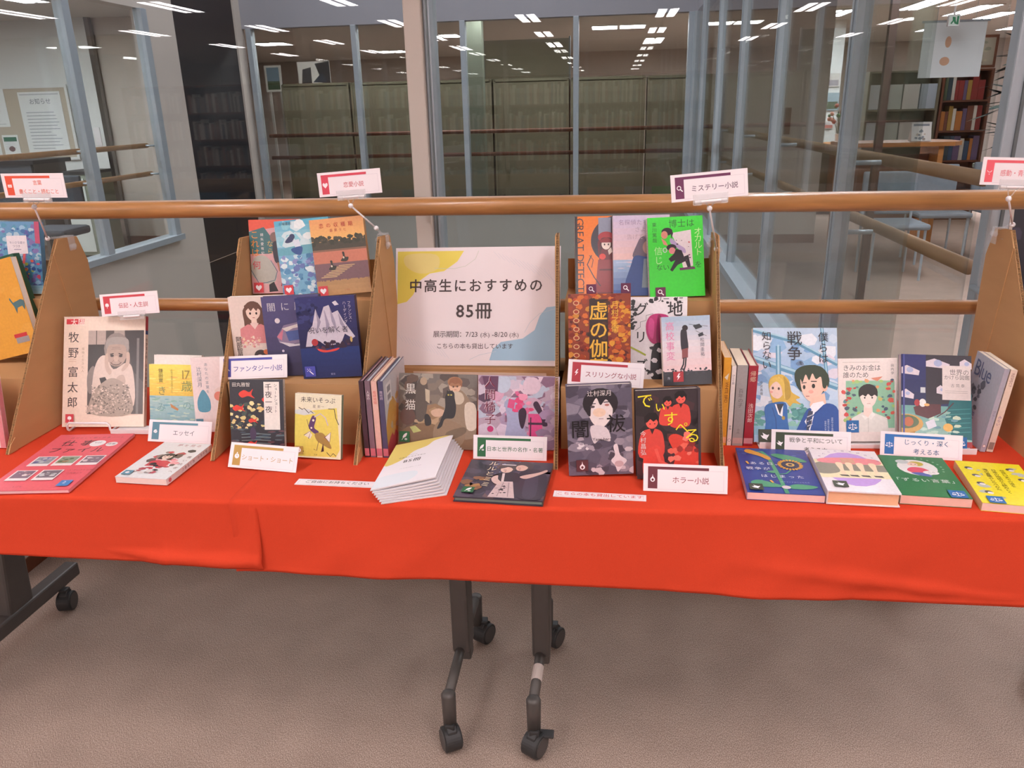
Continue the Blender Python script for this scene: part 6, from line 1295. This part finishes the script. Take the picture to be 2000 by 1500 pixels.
for k_ in range(14):
    t_ = k_ / 13; a.L([(.60 + .37 * t_, .03), (.61 + .1 * t_ + .27 * t_ , .03 + .0 + .0)], .001, '#d8d4da') if False else None
    a.L([(.6 + .025 * k_, .04 + .012 * k_), (min(.97, .64 + .03 * k_), .10 + .018 * k_)], .0016, '#d6d3da'); a.L([(.02 + .02 * k_, .74 + .008 * k_), (.05 + .022 * k_, .80 + .011 * k_)], .0016, '#d6d3da')
a.T('中高生におすすめの', .495, .265, .083, '#4a3e3d', b=.03, cen=True, sp=1.1); a.T('85冊', .49, .46, .105, '#4a3e3d', b=.03, cen=True, sp=1.1)
a.T('展示期間：7/23', .235, .705, .042, '#5a4e50', sp=.95); a.T('(水)', .525, .715, .034, '#5a4e50'); a.T('-8/20', .595, .705, .042, '#5a4e50'); a.T('(水)', .70, .715, .034, '#5a4e50')
a.T('こちらの本も貸出しています', .49, .81, .036, '#5a4e50', cen=True)
a.build('poster_print', Matrix(), t, PM)

# ------------------------------------------------------------------ pile of white booklets
B = [(-.467, 1.572), (-.3375, 1.594), (-.341, 1.400), (-.4616, 1.353)]
n_b = 7
for k_ in range(n_b):
    s_ = (n_b - 1 - k_) / (n_b - 1)
    ox, oy = .024 * s_, -.014 * s_; z0 = T + .0006 + k_ * .0034
    lb = 'top booklet of the pile, yellow and pale blue cover' if k_ == n_b - 1 else ('lowest', 'second lowest', 'third lowest', 'middle', 'third highest', 'second highest', '')[k_] + ' white booklet of the pile, only its edges in view'
    t = empty('booklet', lb, 'booklet', 'pile of white booklets', loc=(B[3][0] + ox, B[3][1] + oy, z0))
    e1 = Vector((B[2][0] - B[3][0], B[2][1] - B[3][1])); e2 = Vector((B[0][0] - B[3][0], B[0][1] - B[3][1])); lift = .0 + .010 * (k_ / (n_b - 1))
    nu, nv = 12, 6
    def pt(u, v, d):
        p = e1 * u + e2 * v
        return (p.x, p.y, d + (lift * (u ** 2) * (1 - v * .4) if k_ < n_b - 1 else lift * u))
    mb = MB()
    for d in (0, .0024):
        for i in range(nu):
            for j in range(nv):
                q = [pt(i / nu, j / nv, d), pt((i + 1) / nu, j / nv, d), pt((i + 1) / nu, (j + 1) / nv, d), pt(i / nu, (j + 1) / nv, d)]
                mb.poly(q if d else q[::-1], '#e8e2e6')
    for i in range(nu):
        for j in (0, 1): mb.poly([pt(i / nu, j, 0), pt((i + 1) / nu, j, 0), pt((i + 1) / nu, j, .0024), pt(i / nu, j, .0024)], '#dcd2d2')
    for j in range(nv):
        for i in (0, 1): mb.poly([pt(i, j / nv, 0), pt(i, (j + 1) / nv, 0), pt(i, (j + 1) / nv, .0024), pt(i, j / nv, .0024)], '#dcd2d2')
    mb.build('paper', PM, t)
    if k_ == n_b - 1:
        a = Art(e1.length, e2.length, '#e9e3e7', 51)
        a.P([(0, 0), (.98, 0), (.7, .07), (.6, .18), (.4, .26), (.28, .42), (0, .5)], '#e2cc74', True); a.P([(0, .78), (.3, .74), (.6, .76), (.66, .86), (.5, .96), (0, .98)], '#dde2e8', True)
        a.T('中高生におすすめの', .42, .37, .05, '#6a6064', cen=True); a.T('85冊', .46, .44, .14, '#3c3638', cen=True, b=.02, sp=1.1); a.T('図書館の本', .34, .33, .03, '#a8a0a4'); a.T('こちらの本も貸出しています', .48, .64, .028, '#a8a0a4', cen=True)
        me_v = []
        # bend the print with the sheet: finer cells are not needed as its pieces are small
        V2 = []
        for (x, d, z) in a.V:
            u, v = x / a.w, z / a.h; p = pt(u, v, .0024); V2.append((p[0], p[1], p[2] - d + .0001))
        a.V = V2; a.build('cover_print', Matrix(), t, PM)
